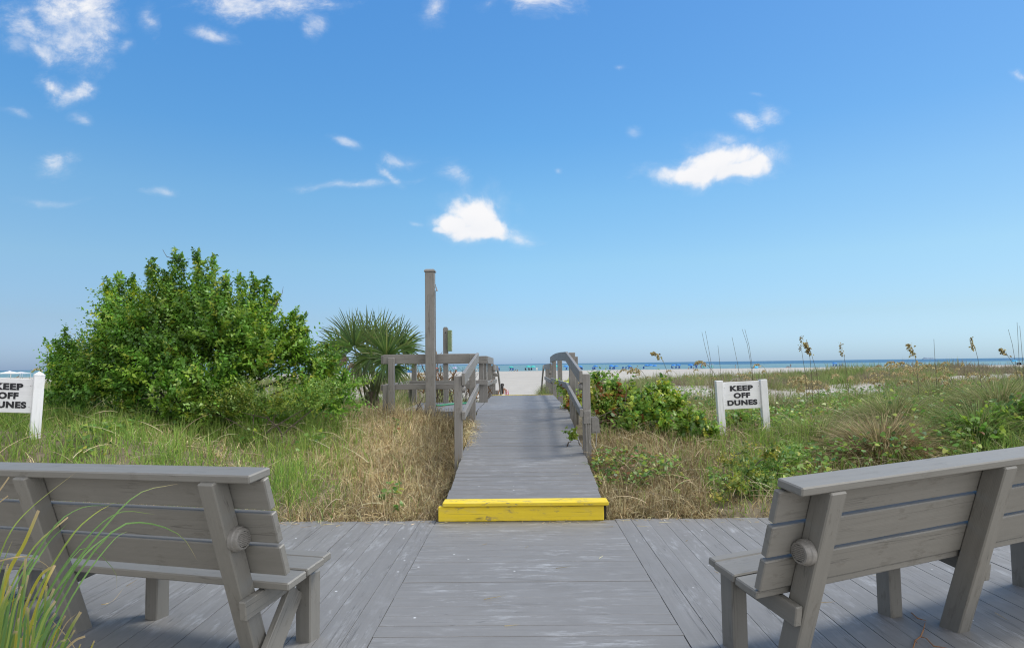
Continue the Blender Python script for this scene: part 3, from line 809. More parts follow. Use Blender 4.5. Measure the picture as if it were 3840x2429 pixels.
# ------------------------------------------------------------------ KEEP OFF DUNES signs
def lettering(lines, center, X, Zv, n, parent):
    """lines: (word, cap height, width, height of the line's middle)"""
    m_ = MB()
    for word, cap, wid, dz in lines:
        cu = bpy.data.curves.new('word', 'FONT'); cu.body = word; cu.size = 1; cu.offset = .058; cu.extrude = .0; cu.space_character = 1.12
        ob = bpy.data.objects.new('word', cu); COL.objects.link(ob)
        bpy.context.view_layer.update()
        me = ob.evaluated_get(bpy.context.evaluated_depsgraph_get()).to_mesh()
        co = np.array([v.co[:] for v in me.vertices]); fs = [list(p.vertices) for p in me.polygons]
        lo, hi = co.min(0), co.max(0)
        x = (co[:, 0] - (lo[0] + hi[0]) / 2) / (hi[0] - lo[0]) * wid
        z = (co[:, 1] - (lo[1] + hi[1]) / 2) / (hi[1] - lo[1]) * cap + dz
        m_.add(np.asarray(center) + x[:, None] * X + z[:, None] * Zv + n * .0035, fs)
        ob.evaluated_get(bpy.context.evaluated_depsgraph_get()).to_mesh_clear()
        bpy.data.objects.remove(ob); bpy.data.curves.remove(cu)
    return m_.build('lettering', M['black'], parent)


def dune_sign(label, D, bc, bw_, bh, yaw, lpost, rpost, lean, pyramid, nail=True):
    root = empty('keep_off_sign', bc - V(0, 0, .5), label, 'sign', 'keep off dunes signs')
    X = V(math.cos(yaw), math.sin(yaw), 0); Yv = V(-math.sin(yaw), math.cos(yaw), 0); Zv = unit(V(lean, 0, 1)); X = unit(X - Zv * X.dot(Zv)); Yv = np.cross(Zv, X)
    m_ = MB(); m_.box(bc, X, Yv, Zv, (bw_ / 2, .010, bh / 2), .003); m_.build('board', M['white'], root)
    lettering([('KEEP', bh * .20, bw_ * .615, bh * .262), ('OFF', bh * .20, bw_ * .44, -bh * .003), ('DUNES', bh * .20, bw_ * .80, -bh * .268)], bc - Yv * .0105, X, Zv, -Yv, root)
    if nail:
        for a in (-.46, .46):
            for b in (-.32, .30): MB().lathe(bc - Yv * .0102 + X * bw_ * a + Zv * bh * b, -Yv, [(.004, 0), (.0035, .002)], 8).build('nail', M['metal'], root)
    for (dx, top, bot, w_, rot) in (lpost, rpost):
        if top is None: continue
        c_, s_ = math.cos(rot), math.sin(rot)
        X2 = X * c_ + Yv * s_; Y2 = Yv * c_ - X * s_
        p = bc + X * dx + Yv * .0
        m_ = MB(); h = (top - bot) / 2
        m_.box(p + Zv * ((top + bot) / 2 - bc[2]), Zv, X2, Y2, (h, w_ / 2, w_ / 2), .004)
        if pyramid:
            b0 = p + Zv * (top - bc[2] + .0005)
            q = [b0 + X2 * a * w_ * .54 + Y2 * b * w_ * .54 for a, b in ((-1, -1), (1, -1), (1, 1), (-1, 1))] + [b0 + Zv * w_ * .42]
            m_.add(q, [[3, 2, 1, 0], [0, 1, 4], [1, 2, 4], [2, 3, 4], [3, 0, 4]])
        m_.build('post', M['white'], root)
    return root


bcR = at(2781, 1481, 8.75)
dune_sign('white KEEP OFF DUNES sign between two flat-topped posts in the green vines', 8.75, bcR, .495, .36, -.02, (-.292, bcR[2] + .205, bcR[2] - .62, .089, 0), (.292, bcR[2] + .195, bcR[2] - .66, .089, 0), -.035, False)
bcL = at(34, 1482, 6.95)
dune_sign('white KEEP OFF DUNES sign with a pointed post cap beside the big bush', 6.95, bcL, .475, .36, .06, (-.30, bcL[2] + .24, bcL[2] - .6, .1, R(40)), (.292, bcL[2] + .225, bcL[2] - .66, .094, R(38)), .045, True)


# ------------------------------------------------------------------ benches
def bench(label, o, th, ph, al, mir, Lf, s0, pitch, sw, r0, be, e, e2, legs, leg_v, brace, seat_z, seat_v, frames, armtop, tt, qd):
    U = V(math.cos(th) * math.cos(ph), math.sin(th) * math.cos(ph), math.sin(ph)) * mir
    Vv = V(-math.sin(th), math.cos(th), 0); Zv = V(0, 0, 1); o = np.asarray(o, float)
    ax = -Vv * math.sin(al) + Zv * math.cos(al); nn = Vv * math.cos(al) + Zv * math.sin(al)
    uend = (frames - 1) * Lf + .089 + e
    um = (uend - e) / 2; ul = (uend + e) / 2
    base = o + U * um; base[2] = 0
    root = empty('park_bench', base, label, 'bench', 'benches on the deck')
    pt = lambda u, n, s: o + U * u + nn * n - ax * s
    def pv(u, v, z): q = o + U * u + Vv * v; return V(q[0], q[1], z)
    Ug = U * mir
    # backrest of three boards
    m_ = MB()
    for i in range(3): m_.box(pt(um, .019 + .0005, s0 + i * pitch + sw / 2) + nn * 0, Ug, nn, ax, (ul, .019, sw / 2), .005)
    m_.build('backrest', M['bench'], root)
    # cap rail
    rn = Vv * math.cos(be) + Zv * math.sin(be); ru = -Vv * math.sin(be) + Zv * math.cos(be)
    O = pt(um, -qd, 0)
    m_ = MB(); m_.box(O + rn * (r0 + .07) + ru * .0195, Ug, rn, ru, ((uend - e) / 2 + e2, .071, .019), .006); m_.build('top_rail', M['bench'], root)
    # posts
    for k in range(frames):
        p = pt(k * Lf + .0445, -qd / 2, 0); smax = (p[2] + .02) / math.cos(al)
        m_ = MB(); m_.box(p - ax * (smax / 2), ax, U, nn, (smax / 2, .0445, qd / 2), .006); m_.build('rear_leg', M['bench'], root)
    # seat
    sl_ = math.atan2(seat_z[1] - seat_z[0], seat_v[1] - seat_v[0]); sn = Vv * math.cos(sl_) + Zv * math.sin(sl_); su = -Vv * math.sin(sl_) + Zv * math.cos(sl_)
    m_ = MB(); L_ = (seat_v[1] - seat_v[0]) / math.cos(sl_)
    c0 = pv(um, seat_v[0], seat_z[0] + U[2] * (um + e))
    n0 = 0.
    for wdt, inset, lift in ((.142, 0., 0.), (.142, .0, .004), (L_ - .296, .012, .002)):
        m_.box(c0 + sn * (n0 + wdt / 2) + su * (.019 + lift) + U * 0, Ug, sn, su, (ul - inset, wdt / 2, .0185), .006); n0 += wdt + .006
    m_.build('seat', M['bench'], root)
    # arms and legs
    for k in range(frames):
        u_ = k * Lf - .021 if k == 0 else k * Lf + .089 + .021
        dz_ = U[2] * (u_ + .04)
        a_ = pv(u_, .085, armtop - .047 + dz_); b_ = pv(u_, seat_v[1] + .03, armtop - .047 + dz_ + (seat_v[1] - .055) * math.tan(sl_))
        m_ = MB(); m_.beam(a_, b_, .09, .039, ch=.005); m_.build('seat_support', M['bench'], root)
    for i, ulg in enumerate(legs):
        zt = armtop - .10 + (leg_v - .05) * math.tan(sl_) + .055 + U[2] * (ulg + .05)
        p = pv(ulg + .0445, leg_v + .0445, 0)
        m_ = MB(); m_.box(V(p[0], p[1], zt / 2 - .01), Zv, U, Vv, (zt / 2 + .01, .0445, .0445), .006); m_.build('front_leg', M['bench'], root)
        if i in brace:
            m_ = MB(); m_.beam(pv(ulg + .07, .25, .02), pv(ulg + .07, leg_v - .03, armtop - .06), .12, .036, up=Vv); m_.build('brace', M['bench'], root)
    # louvred light on the end face of the first post's back
    step_light(pt(0, -qd * .45, .30), -U, root, .056, .05)
    return root, pt, U, nn, ax


b1, pt1, U1, n1_, a1_ = bench('grey wooden bench whose back rail rises to the right, no grass in front of it', (1.278, 2.831, .868), .377, .026, .307, 1, 1.11, .026, .164, .147, .012, .144, .173, .151,
                              [-.07, .984, 2.22 - .09], .452, [2], (.347, .405), (.173, .515), 3, .329, .035, .103)
b2, pt2, U2, n2_, a2_ = bench('grey wooden bench partly behind long green ornamental grass blades', (-1.29, 2.972, .910), -.322, .021, .336, -1, 1.155, .024, .170, .150, .022, .117, .193, .179,
                              [-.105, .893, 2.31 - .09], .475, [0], (.355, .40), (.186, .55), 3, .329, .038, .092)
# ------------------------------------------------------------------ grass and ground cover
def field(n, px0, px1, y0, y1):
    a = rng.uniform((px0 - 1920) / F, (px1 - 1920) / F, n); y = np.sqrt(rng.uniform(0, 1, n) * (y1 ** 2 - y0 ** 2) + y0 ** 2)
    return a * y, y


def clear(x, y, pad=.0):
    xb = x * BX[0] + y * BX[1]; yb = x * BY[0] + y * BY[1]
    k = ~((np.abs(xb) < .70 + pad) & (yb < 18.6))
    k &= ~((xb > -1.98 - pad) & (xb < -.6) & (yb > 10.06 - pad) & (yb < 12.36))
    k &= yb > 5.95
    px = 1920 + F * x / y
    return k & ~((px > 1868) & (px < 2006 - 0.6 * (y - 20)) & (y > 15))


def dryness(px, y):
    n = fbm(px / F * y * .9, y * .9, 31)
    n2 = vnoise(px / F * y * 2.3, y * 2.3, 77)
    L = .06 + .8 * sstep(.51, .67, n) * .8 + .2 * (n2 - .5)
    L = np.maximum(L, .96 * sstep(1040, 1330, px + 420 * (n - .5) - 14 * (y - 6)) * (1 - sstep(10.8, 12.5, y)))
    L = np.maximum(L, .62 * (1 - sstep(5.95, 6.6, y)))
    Rr = .20 + .6 * sstep(.42, .6, n)
    Rr = np.maximum(Rr, .95 * (1 - sstep(2480, 2860, px + 420 * (n - .5))) * (1 - sstep(8.2, 9.6, y)))
    Rr = np.maximum(Rr, .85 * (1 - sstep(6.0, 6.7, y)) * (1 - sstep(2600, 3000, px)))
    return np.where(px < 1960, L, Rr)


GREENS = [(.21, .33, .065), (.27, .39, .085), (.34, .41, .11), (.16, .28, .06)]
STRAWS = [(.62, .52, .29), (.74, .64, .40), (.48, .38, .20), (.34, .25, .13)]


def blades(x, y, h, tilt, droop, width, col, tip=None, segs=3, zoff=-.02):
    n = len(x)
    az = rng.uniform(0, 2 * math.pi, n); tl = np.abs(rng.normal(0, tilt, n))
    d = np.stack([np.cos(az) * np.sin(tl), np.sin(az) * np.sin(tl), np.cos(tl)], 1)
    return ribbon_geo(np.stack([x, y, H(x, y) + zoff], 1), d, h, droop, width, col, tip, segs)


# near turf, both sides
G, D_ = [], []
for n, a, b, y0, y1 in ((98000, -620, 1560, 5.94, 13.2), (96000, 2200, 4420, 5.94, 12.5)):
    x, y = field(n, a, b, y0, y1); k = clear(x, y); x, y = x[k], y[k]; px = 1920 + F * x / y
    dr = dryness(px, y); isd = rng.uniform(0, 1, len(x)) < dr
    left = px < 1960
    # green blades grow in tufts: thin out between them
    tuft = vnoise(x * 4.2, y * 4.2, 12)
    keep = isd | (rng.uniform(0, 1, len(x)) < .35 + .9 * tuft)
    x, y, isd, px, dr, left, tuft = (q[keep] for q in (x, y, isd, px, dr, left, tuft))
    g_ = ~isd; ng = g_.sum()
    hh = rng.uniform(.09, .29, ng) * (.6 + .9 * tuft[g_]) * np.where(left[g_], 1., 1.1) * (.6 + .4 * sstep(5.9, 6.6, y[g_]))
    G.append(blades(x[g_], y[g_], hh, .38, rng.uniform(.25, 1.4, ng), rng.uniform(.005, .0105, ng), pick(ng, GREENS, [3, 3, 2, 1.6], .42) * (.72 + .6 * vnoise(x[g_] * 1.3, y[g_] * 1.3, 44))[:, None]))
    nd = isd.sum()
    D_.append(blades(x[isd], y[isd], rng.uniform(.10, .30, nd) * (.65 + .35 * sstep(5.9, 6.5, y[isd])), .78, rng.uniform(.9, 2.8, nd), rng.uniform(.0045, .010, nd), pick(nd, STRAWS, [3, 2.4, 2.4, 2], .38) * np.where(left[isd], 1., .78)[:, None]))
    # long pale dead stalks criss-crossing the turf
    ns_ = 1000 if b < 1900 else 2100; q = rng.integers(0, len(x), ns_); xs, ys_ = x[q], y[q]; az = rng.uniform(0, 6.283, ns_); el = rng.uniform(.05, .8, ns_)
    D_.append(ribbon_geo(np.stack([xs, ys_, H(xs, ys_) + rng.uniform(.02, .16, ns_)], 1), np.stack([np.cos(az) * np.cos(el), np.sin(az) * np.cos(el), np.sin(el)], 1), rng.uniform(.18, .5, ns_), rng.uniform(.1, .9, ns_), rng.uniform(.005, .008, ns_), pick(ns_, [(.66, .58, .38), (.56, .47, .31), (.36, .29, .2)], None, .2), None, 4))
# thatch pressed against the ramp and the shower deck
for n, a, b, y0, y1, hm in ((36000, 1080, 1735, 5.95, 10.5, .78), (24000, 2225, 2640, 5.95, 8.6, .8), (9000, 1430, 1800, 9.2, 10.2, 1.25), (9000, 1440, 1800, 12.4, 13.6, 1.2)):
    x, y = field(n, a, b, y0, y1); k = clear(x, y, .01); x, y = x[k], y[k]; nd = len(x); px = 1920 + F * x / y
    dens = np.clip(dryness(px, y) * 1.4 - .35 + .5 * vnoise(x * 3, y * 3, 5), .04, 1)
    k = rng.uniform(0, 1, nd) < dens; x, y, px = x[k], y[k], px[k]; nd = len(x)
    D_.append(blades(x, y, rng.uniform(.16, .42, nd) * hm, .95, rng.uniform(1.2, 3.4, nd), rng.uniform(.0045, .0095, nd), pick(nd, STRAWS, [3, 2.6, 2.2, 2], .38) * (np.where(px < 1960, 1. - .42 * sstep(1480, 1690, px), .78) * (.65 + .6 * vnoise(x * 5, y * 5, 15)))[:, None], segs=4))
# a heap of straw spilling onto the ramp's left edge
m = 900
yy_ = rng.uniform(7.9, 9.4, m); xx_ = -.70 + rng.normal(0, .045, m)
bp = np.array([bw(a, b, rz(b) + rng.uniform(-.12, .03)) for a, b in zip(xx_, yy_)])
az = rng.uniform(0, 6.283, m); el = np.abs(rng.normal(.5, .35, m))
D_.append(ribbon_geo(bp, np.stack([np.cos(az) * np.cos(el), np.sin(az) * np.cos(el), np.sin(el)], 1), rng.uniform(.1, .26, m), rng.uniform(1, 2.5, m), rng.uniform(.004, .007, m), pick(m, STRAWS), segs=4))
tag(mesh_np('grass', *cat_geo(G), M['grass']), kind='stuff')

# grass of the outer dunes, in tufts
T = []
for n, a, b, y0, y1 in ((1500, -420, 1800, 12.5, 34), (2500, 2040, 4350, 11.5, 40), (240, 2000, 2130, 16, 30), (700, 2850, 4300, 19, 28)):
    cx, cy = field(n, a, b, y0, y1); px = 1920 + F * cx / cy
    hole = np.exp(-(((px - 3150) / 260.) ** 2 + ((cy - 16.6) / 3.2) ** 2) * 1.2) + .8 * np.exp(-(((px - 2560) / 120.) ** 2 + ((cy - 17) / 2.5) ** 2)) + .8 * np.exp(-(((px - 3660) / 130.) ** 2 + ((cy - 20) / 2.) ** 2))
    pres = .25 + sstep(.22, .5, fbm(cx * .5, cy * .5, 21)) * (1 - 1.15 * np.clip(hole * 1.5, 0, 1)) * (1 - sstep(30, 40, cy) * .8)
    k = clear(cx, cy, .2) & (rng.uniform(0, 1, n) < pres + .12 * (hole < .3)); cx, cy = cx[k], cy[k]
    per = 34; n_ = len(cx) * per
    sz = np.repeat(rng.uniform(.6, 1.15, len(cx)) * (.62 + .8 * vnoise(cx * .45, cy * .45, 71)), per); x = np.repeat(cx, per) + rng.normal(0, .16, n_) * sz; y = np.repeat(cy, per) + rng.normal(0, .16, n_) * sz
    ok = clear(x, y, .05); brown = np.repeat(vnoise(cx * .8, cy * .8, 91) > .62, per)
    base = np.repeat(pick(len(cx), [(.25, .31, .10), (.30, .34, .125), (.20, .28, .075), (.33, .32, .15)], None, .15), per, 0)
    base = np.where(brown[:, None], np.array([.29, .245, .16]) * rng.uniform(.7, 1.2, (n_, 1)), base * rng.uniform(.75, 1.25, (n_, 1)))
    x, y, sz, base = x[ok], y[ok], sz[ok], base[ok]; n_ = len(x)
    T.append(blades(x, y, rng.uniform(.20, .48, n_) * sz, .42, rng.uniform(.4, 1.4, n_), .0045 + .0007 * y * rng.uniform(.6, 1.1, n_), base, zoff=-.03))
# small bright clump beside the beach path
x, y = field(6500, 1988, 2095, 15.5, 30); k = clear(x, y) | (rng.uniform(0, 1, len(x)) < .0); x, y = x[k], y[k]; n_ = len(x)
T.append(blades(x, y, rng.uniform(.3, .7, n_), .35, rng.uniform(.4, 1.2, n_), np.full(n_, .012), pick(n_, [(.20, .26, .07), (.26, .29, .10), (.34, .31, .15)], [3, 2, 1]), zoff=-.03))
tag(mesh_np('dune_grass', *cat_geo(T), M['grass']), kind='stuff')

# big arching tussocks on the right
def tussock(label, cx, cy, n, hgt, spread, cols, w, lean=(0, 0)):
    r = np.abs(rng.normal(0, .5, n)) * spread; az = rng.uniform(0, 6.283, n)
    x = cx + r * np.cos(az); y = cy + r * np.sin(az) * .8
    tl = .15 + r / spread * .5 + np.abs(rng.normal(0, .25, n))
    d = np.stack([np.cos(az) * np.sin(tl) + lean[0], np.sin(az) * np.sin(tl) + lean[1], np.cos(tl)], 1)
    g_ = ribbon_geo(np.stack([x, y, H(x, y) - .02], 1), d, rng.uniform(.55, 1.1, n) * hgt, rng.uniform(.7, 1.9, n), rng.uniform(.005, .0095, n), pick(n, cols, w, .45), None, 5)
    o = mesh_np('grass_tussock', *g_, M['grass'], loc=V(cx, cy, float(H(cx, cy))))
    return tag(o, label, 'grass clump', 'marram grass tussocks on the right dune')


OL = [(.25, .29, .105), (.31, .335, .14), (.19, .25, .075), (.43, .37, .2)]
BRN = [(.44, .35, .2), (.54, .45, .27), (.30, .23, .12), (.25, .26, .1)]
for lab, px, D, n, hg, spd, cols in (
        ('large olive tussock of long arching grass above the right bench', 3340, 8.6, 4200, .55, .62, OL), ('brown dry tussock drooping just over the right bench rail', 3290, 7.3, 4200, .62, .52, BRN),
        ('tall green tussock by the frame edge above the right bench', 3740, 8.6, 4600, .66, .66, OL), ('grey olive tussock behind the brown dry one', 3060, 8.2, 2300, .42, .5, OL),
        ('dark green tussock tangled with vines at the far end of the bench rail', 3650, 7.4, 3600, .6, .5, [(.15, .24, .06), (.22, .28, .09), (.3, .31, .13)]),
        ('pale tussock among the sea oats', 3500, 11.0, 2400, .52, .7, OL), ('olive tussock below the bare sand slope', 3200, 11.3, 1800, .40, .6, OL), ('low tussock behind the white sign', 2900, 11.0, 1800, .5, .5, OL)):
    p = at(px, 1500, D); tussock(lab, p[0], D, n, hg, spd, cols, None, (-.12, 0))


# leafy creepers over the ground
def creepers(n, a, b, y0, y1, thr, cols, w, size, hmax, seed):
    x, y = field(n, a, b, y0, y1); k = clear(x, y, .03)
    k &= fbm(x * 1.15, y * 1.15, seed) > thr
    x, y = x[k], y[k]; n = len(x)
    bump = .3 + .7 * vnoise(x * 2.2, y * 2.2, seed + 3)
    c = np.stack([x, y, H(x, y) + .03 + rng.uniform(.25, 1, n) * hmax * bump], 1)
    az = rng.uniform(0, 6.283, n); d = np.stack([np.cos(az), np.sin(az), rng.uniform(-.5, .5, n)], 1)
    nr = np.stack([rng.normal(0, .55, n), rng.normal(-.25, .55, n), np.ones(n)], 1)
    return leaf_geo(c, d, nr, rng.uniform(.6, 1.3, n) * size, pick(n, cols, w, .22), 'heart', .2)


VL = [(.15, .29, .05), (.21, .36, .06), (.35, .45, .065), (.44, .46, .08), (.10, .21, .045), (.26, .13, .055)]
VC = [(.12, .25, .045), (.18, .31, .06), (.32, .42, .055), (.44, .45, .07), (.075, .17, .04), (.27, .13, .055)]
K = [creepers(9000, 2300, 3250, 6.3, 10.5, .55, VL, [2.6, 3.2, 2.2, .8, 1.2, .35], .046, .26, 61), creepers(3800, 2900, 4000, 6.6, 10, .56, VL, [3, 2.5, 1.2, .3, 1.2, .2], .05, .45, 62),
     creepers(9000, -200, 1500, 6.0, 10, .60, VC, [3, 3, 1.5, .6, 1, .2], .05, .26, 63), creepers(900, 2215, 2420, 6.1, 7.6, .5, VC, [1.5, 2, 1.3, .8, 1, 1.5], .042, .22, 64),
     creepers(5000, 2300, 4000, 10, 16, .56, VC, [3, 2, .6, .2, 1, .3], .06, .25, 65)]
tag(mesh_np('creeping_vines', *cat_geo(K), M['leaf']), kind='stuff')
m = 260
x_ = rng.uniform(-3.4, 4.2, m); y_ = 5.94 - np.abs(rng.normal(0, .10, m)) - (rng.uniform(0, 1, m) < .15) * rng.uniform(0, 2.2, m); az = rng.uniform(0, 6.283, m)
D_.append(ribbon_geo(np.stack([x_, y_, np.full(m, .006)], 1), np.stack([np.cos(az), np.sin(az), np.full(m, .04)], 1), rng.uniform(.04, .14, m), np.zeros(m), rng.uniform(.003, .006, m), pick(m, STRAWS), segs=3))
tag(mesh_np('dry_grass', *cat_geo(D_), M['straw']), kind='stuff')


# ------------------------------------------------------------------ shrubs
def sprays(o, d, L, nl, size, cols, w, shape='rhomb', flat=.5):
    """leafy twigs: N origins o, directions d, lengths L, nl leaves each"""
    N = len(o); d = d / np.linalg.norm(d, axis=1, keepdims=True)
    sd_ = np.cross(d, rng.normal(size=(N, 3))); sd_ /= np.linalg.norm(sd_, axis=1, keepdims=True)
    bend = rng.normal(0, .25, (N, 3))
    tt = np.linspace(.06, 1, nl)
    i = np.repeat(np.arange(N), nl); t_ = np.tile(tt, N); sg = np.tile(np.where(np.arange(nl) % 2, 1., -1.), N)
    c = o[i] + d[i] * (t_ * L[i])[:, None] + bend[i] * ((t_ ** 2) * L[i])[:, None] + rng.normal(0, .008, (N * nl, 3))
    ld = d[i] * .55 + sd_[i] * (sg * .9)[:, None] + rng.normal(0, .3, (N * nl, 3))
    nr = np.cross(sd_[i], d[i]) * flat + np.array([0, -.15, .75]) + rng.normal(0, .4, (N * nl, 3))
    tone = vnoise(o[:, 0] * 2.3 + 5, o[:, 2] * 2.3 + o[:, 1], 51); tone2 = vnoise(o[:, 0] * 1.3, o[:, 2] * 1.6 + 3, 52)
    base = pick(N, cols, w, .2) * (.68 + .75 * tone)[:, None] * (np.array([1, 1, 1.]) + np.array([.14, .07, -.1]) * sstep(.5, .8, tone2)[:, None])
    base = base[i] * rng.uniform(.75, 1.3, (N * nl, 1))
    return leaf_geo(c, ld, nr, size * rng.uniform(.7, 1.2, N * nl) * np.where(t_ > .85, .7, 1.), base, shape, .18)


def shrub(name, label, cat, blobs, D, nsp, nl, Lm, size, cols, w, stems, up=.55, shape='rhomb', group=None, depth=.8, peaks=(), holes=()):
    bl = []
    for (px, py, r, dd) in blobs:
        c = at(px, py, D + dd); bl.append((c, r * D / F))
    wts = np.array([b[1] ** 2 for b in bl]); wts /= wts.sum()
    k = rng.choice(len(bl), nsp, p=wts)
    C_ = np.array([b[0] for b in bl])[k]; Rr = np.array([b[1] for b in bl])[k]
    n_ = rng.normal(size=(nsp, 3)); n_ /= np.linalg.norm(n_, axis=1, keepdims=True)
    flip = (n_[:, 1] > .35); n_[flip, 1] *= -1
    o = C_ + n_ * (Rr * np.where(rng.uniform(0, 1, nsp) < .22, rng.uniform(0, .45, nsp), rng.uniform(.45, .92, nsp)))[:, None] * np.array([1, depth, 1])
    d = n_ + np.array([0, 0, up]) + rng.normal(0, .25, (nsp, 3))
    if holes:
        keep = np.ones(nsp, bool)
        for (px, py, r, dd) in holes:
            hc = at(px, py, D + dd); keep &= (np.linalg.norm((o - hc) * np.array([1, .55, 1]), axis=1) > r * D / F) | (o[:, 1] > hc[1] + .22)
        o, d, nsp = o[keep], d[keep], int(keep.sum())
    L = Lm * rng.uniform(.6, 1.25, nsp)
    g_ = [sprays(o, d, L, nl, size, cols, w, shape)]
    if peaks:
        po, pd, pl = [], [], []
        for (px, py, ln, lx, cnt) in peaks:
            tip = at(px, py, D + rng.uniform(-.2, .2))
            for q in range(max(2, cnt // 3 + 1)):
                ax_ = unit(V(lx + rng.normal(0, .22), rng.normal(0, .22), 1.)); top = tip - ax_ * rng.uniform(0, .16) + V(*rng.normal(0, .06, 3)) * (q > 0)
                l_ = ln * rng.uniform(1.1, 1.5); root_ = top - ax_ * l_
                for z in np.linspace(.12, 1., 17):
                    sd = unit(V(*rng.normal(0, 1, 3))); dr = unit(ax_ * 1.0 + sd * .75)
                    po.append(root_ + ax_ * l_ * z * 1.05); pd.append(dr); pl.append((.17 - .11 * z) * rng.uniform(.7, 1.2) * ln / .5)
        g_.append(sprays(np.array(po), np.array(pd), np.array(pl), 11, size * .95, cols, w, shape))
    base = at(*stems[0], D); base[2] = float(H(base[0], base[1])) - .03
    root = empty(name, base, label, cat, group)
    mesh_np('foliage', *cat_geo(g_), M['leaf'], root)
    m_ = MB()
    for b in bl[::1]:
        st_ = base + V(rng.normal(0, .12), rng.normal(0, .1), 0); e = b[0]; mid = (st_ + e) / 2 + V(rng.normal(0, .08), rng.normal(0, .08), .08)
        m_.tube([st_, (st_ + mid) / 2 + V(*rng.normal(0, .03, 3)), mid, (mid + e) / 2 + V(*rng.normal(0, .03, 3)), e + (e - mid) * .35], np.array([.028, .024, .018, .012, .005]) * (1 if D > 8.6 and nsp > 1500 else .4), 6)
    for (pxs) in stems[1:]:
        q = [at(a, b, D + c) for a, b, c in pxs]; m_.tube(q, np.linspace(.007, .002, len(q)), 5)
    m_.build('stems', M['bark'], root)
    return root


BC = [(.14, .31, .04), (.20, .39, .05), (.29, .45, .055), (.09, .20, .035), (.42, .50, .065)]
bush_blobs = [(700, 1175, 78, 0), (575, 1200, 62, .05), (465, 1205, 46, .1), (810, 1185, 66, 0), (925, 1220, 52, .05), (1015, 1280, 60, .1), (1100, 1355, 60, .1), (400, 1345, 72, .1), (285, 1385, 58, .15), (265, 1500, 55, 0),
              (400, 1450, 140, -.2), (580, 1310, 165, -.15), (810, 1310, 175, -.2), (990, 1400, 145, -.1), (1150, 1435, 100, 0), (1225, 1470, 70, .1), (1215, 1380, 48, .2), (1295, 1455, 34, .2), (600, 1470, 140, -.4), (800, 1480, 140, -.5), (970, 1510, 95, -.3), (470, 1540, 80, -.2), (690, 1230, 130, .3), (480, 1240, 75, .1), (920, 1260, 90, .1)]
pk = [(400, 1060, .5, -.35, 10), (445, 1030, .5, -.2, 9), (495, 1045, .45, 0, 8), (560, 998, .55, -.1, 10), (610, 1012, .5, .05, 9), (683, 955, .6, 0, 12), (725, 958, .55, .05, 9), (800, 985, .55, .15, 11), (845, 1030, .4, .25, 7), (895, 1022, .55, .15, 11), (955, 1055, .5, .15, 10), (1000, 1065, .45, .25, 9), (1035, 1115, .5, .35, 9), (1090, 1165, .45, .1, 9), (1145, 1172, .5, .2, 9), (1152, 1230, .45, .5, 8),
      (1205, 1310, .4, .5, 7), (205, 1278, .55, -.3, 10), (250, 1270, .45, -.1, 8), (200, 1385, .4, -.9, 7), (215, 1330, .4, -.8, 7), (362, 1218, .5, -.45, 9), (400, 1195, .45, -.3, 8), (185, 1560, .4, -1.2, 7), (205, 1480, .4, -1., 7), (1255, 1350, .4, .5, 6), (1300, 1400, .3, .4, 5)]
shrub('dune_shrub', 'big dark green leafy shrub filling the dune left of the palm', 'bush', bush_blobs, 9.0, 4700, 19, .33, .060, BC, [3, 3.4, 2, 2, .6],
      [(760, 1580), [(700, 990, .1), (660, 972, 0), (625, 962, 0), (615, 945, 0), (610, 935, 0)], [(1010, 1180, 0), (1035, 1140, 0), (1058, 1100, 0), (1062, 1075, 0)], [(1035, 1140, 0), (1050, 1135, 0)], [(905, 1500, -.5), (890, 1440, -.45), (860, 1400, -.4)], [(520, 1495, -.5), (600, 1488, -.6), (660, 1480, -.5)]], peaks=pk,
      holes=[(785, 1365, 58, -.5), (1040, 1455, 78, -.25), (905, 1485, 62, -.45), (545, 1500, 66, -.5), (395, 1530, 50, -.35), (1130, 1400, 50, -.15), (660, 1230, 40, -.45), (690, 1510, 60, -.6), (900, 1330, 40, -.4), (470, 1330, 40, -.2)])
vr = [(.16, .30, .055), (.24, .37, .065), (.36, .43, .07), (.32, .14, .05), (.22, .10, .045)]
shrub('vine_thicket', 'low thicket with rusty dead leaves against the right handrail', 'bush', [(2238, 1430, 20, .1), (2290, 1458, 24, 0), (2245, 1495, 34, -.1), (2320, 1500, 30, 0), (2270, 1550, 30, -.2), (2370, 1478, 22, .2), (2140, 1475, 22, 1.6), (2120, 1450, 16, 2.6), (2160, 1520, 28, 1.2), (2360, 1560, 30, -.2)], 9.2, 300, 9, .15, .058, vr, [3, 3.6, 1.8, 1.0, .6], [(2270, 1600), [(2330, 1570, -.5), (2345, 1500, -.5), (2352, 1430, -.4)], [(2250, 1560, -.4), (2320, 1530, -.3), (2400, 1500, 0)], [(2400, 1640, -.5), (2330, 1560, -.4), (2290, 1520, -.2)]], shape='heart')
shrub('vine_mound', 'bright green mound of creeper halfway between handrail and sign', 'bush', [(2430, 1495, 24, 0), (2485, 1475, 24, .2), (2395, 1545, 28, -.2), (2460, 1535, 30, -.1), (2535, 1525, 26, 0), (2350, 1600, 20, -.3), (2580, 1575, 20, 0), (2480, 1590, 22, -.3)], 8.9, 300, 8, .15, .06, VL, [3, 3.6, 2.2, .7, .8, .1], [(2450, 1620)], shape='heart')
shrub('vine_mound', 'dark green creeper mound beside the left sign post of the white sign', 'bush', [(2620, 1600, 24, .2), (2660, 1630, 22, 0), (2575, 1625, 24, -.1), (2765, 1590, 20, .9), (2800, 1600, 18, .9)], 8.3, 110, 10, .16, .055, VL, [3, 2, .6, .2, 2, .2], [(2640, 1660)], shape='heart')
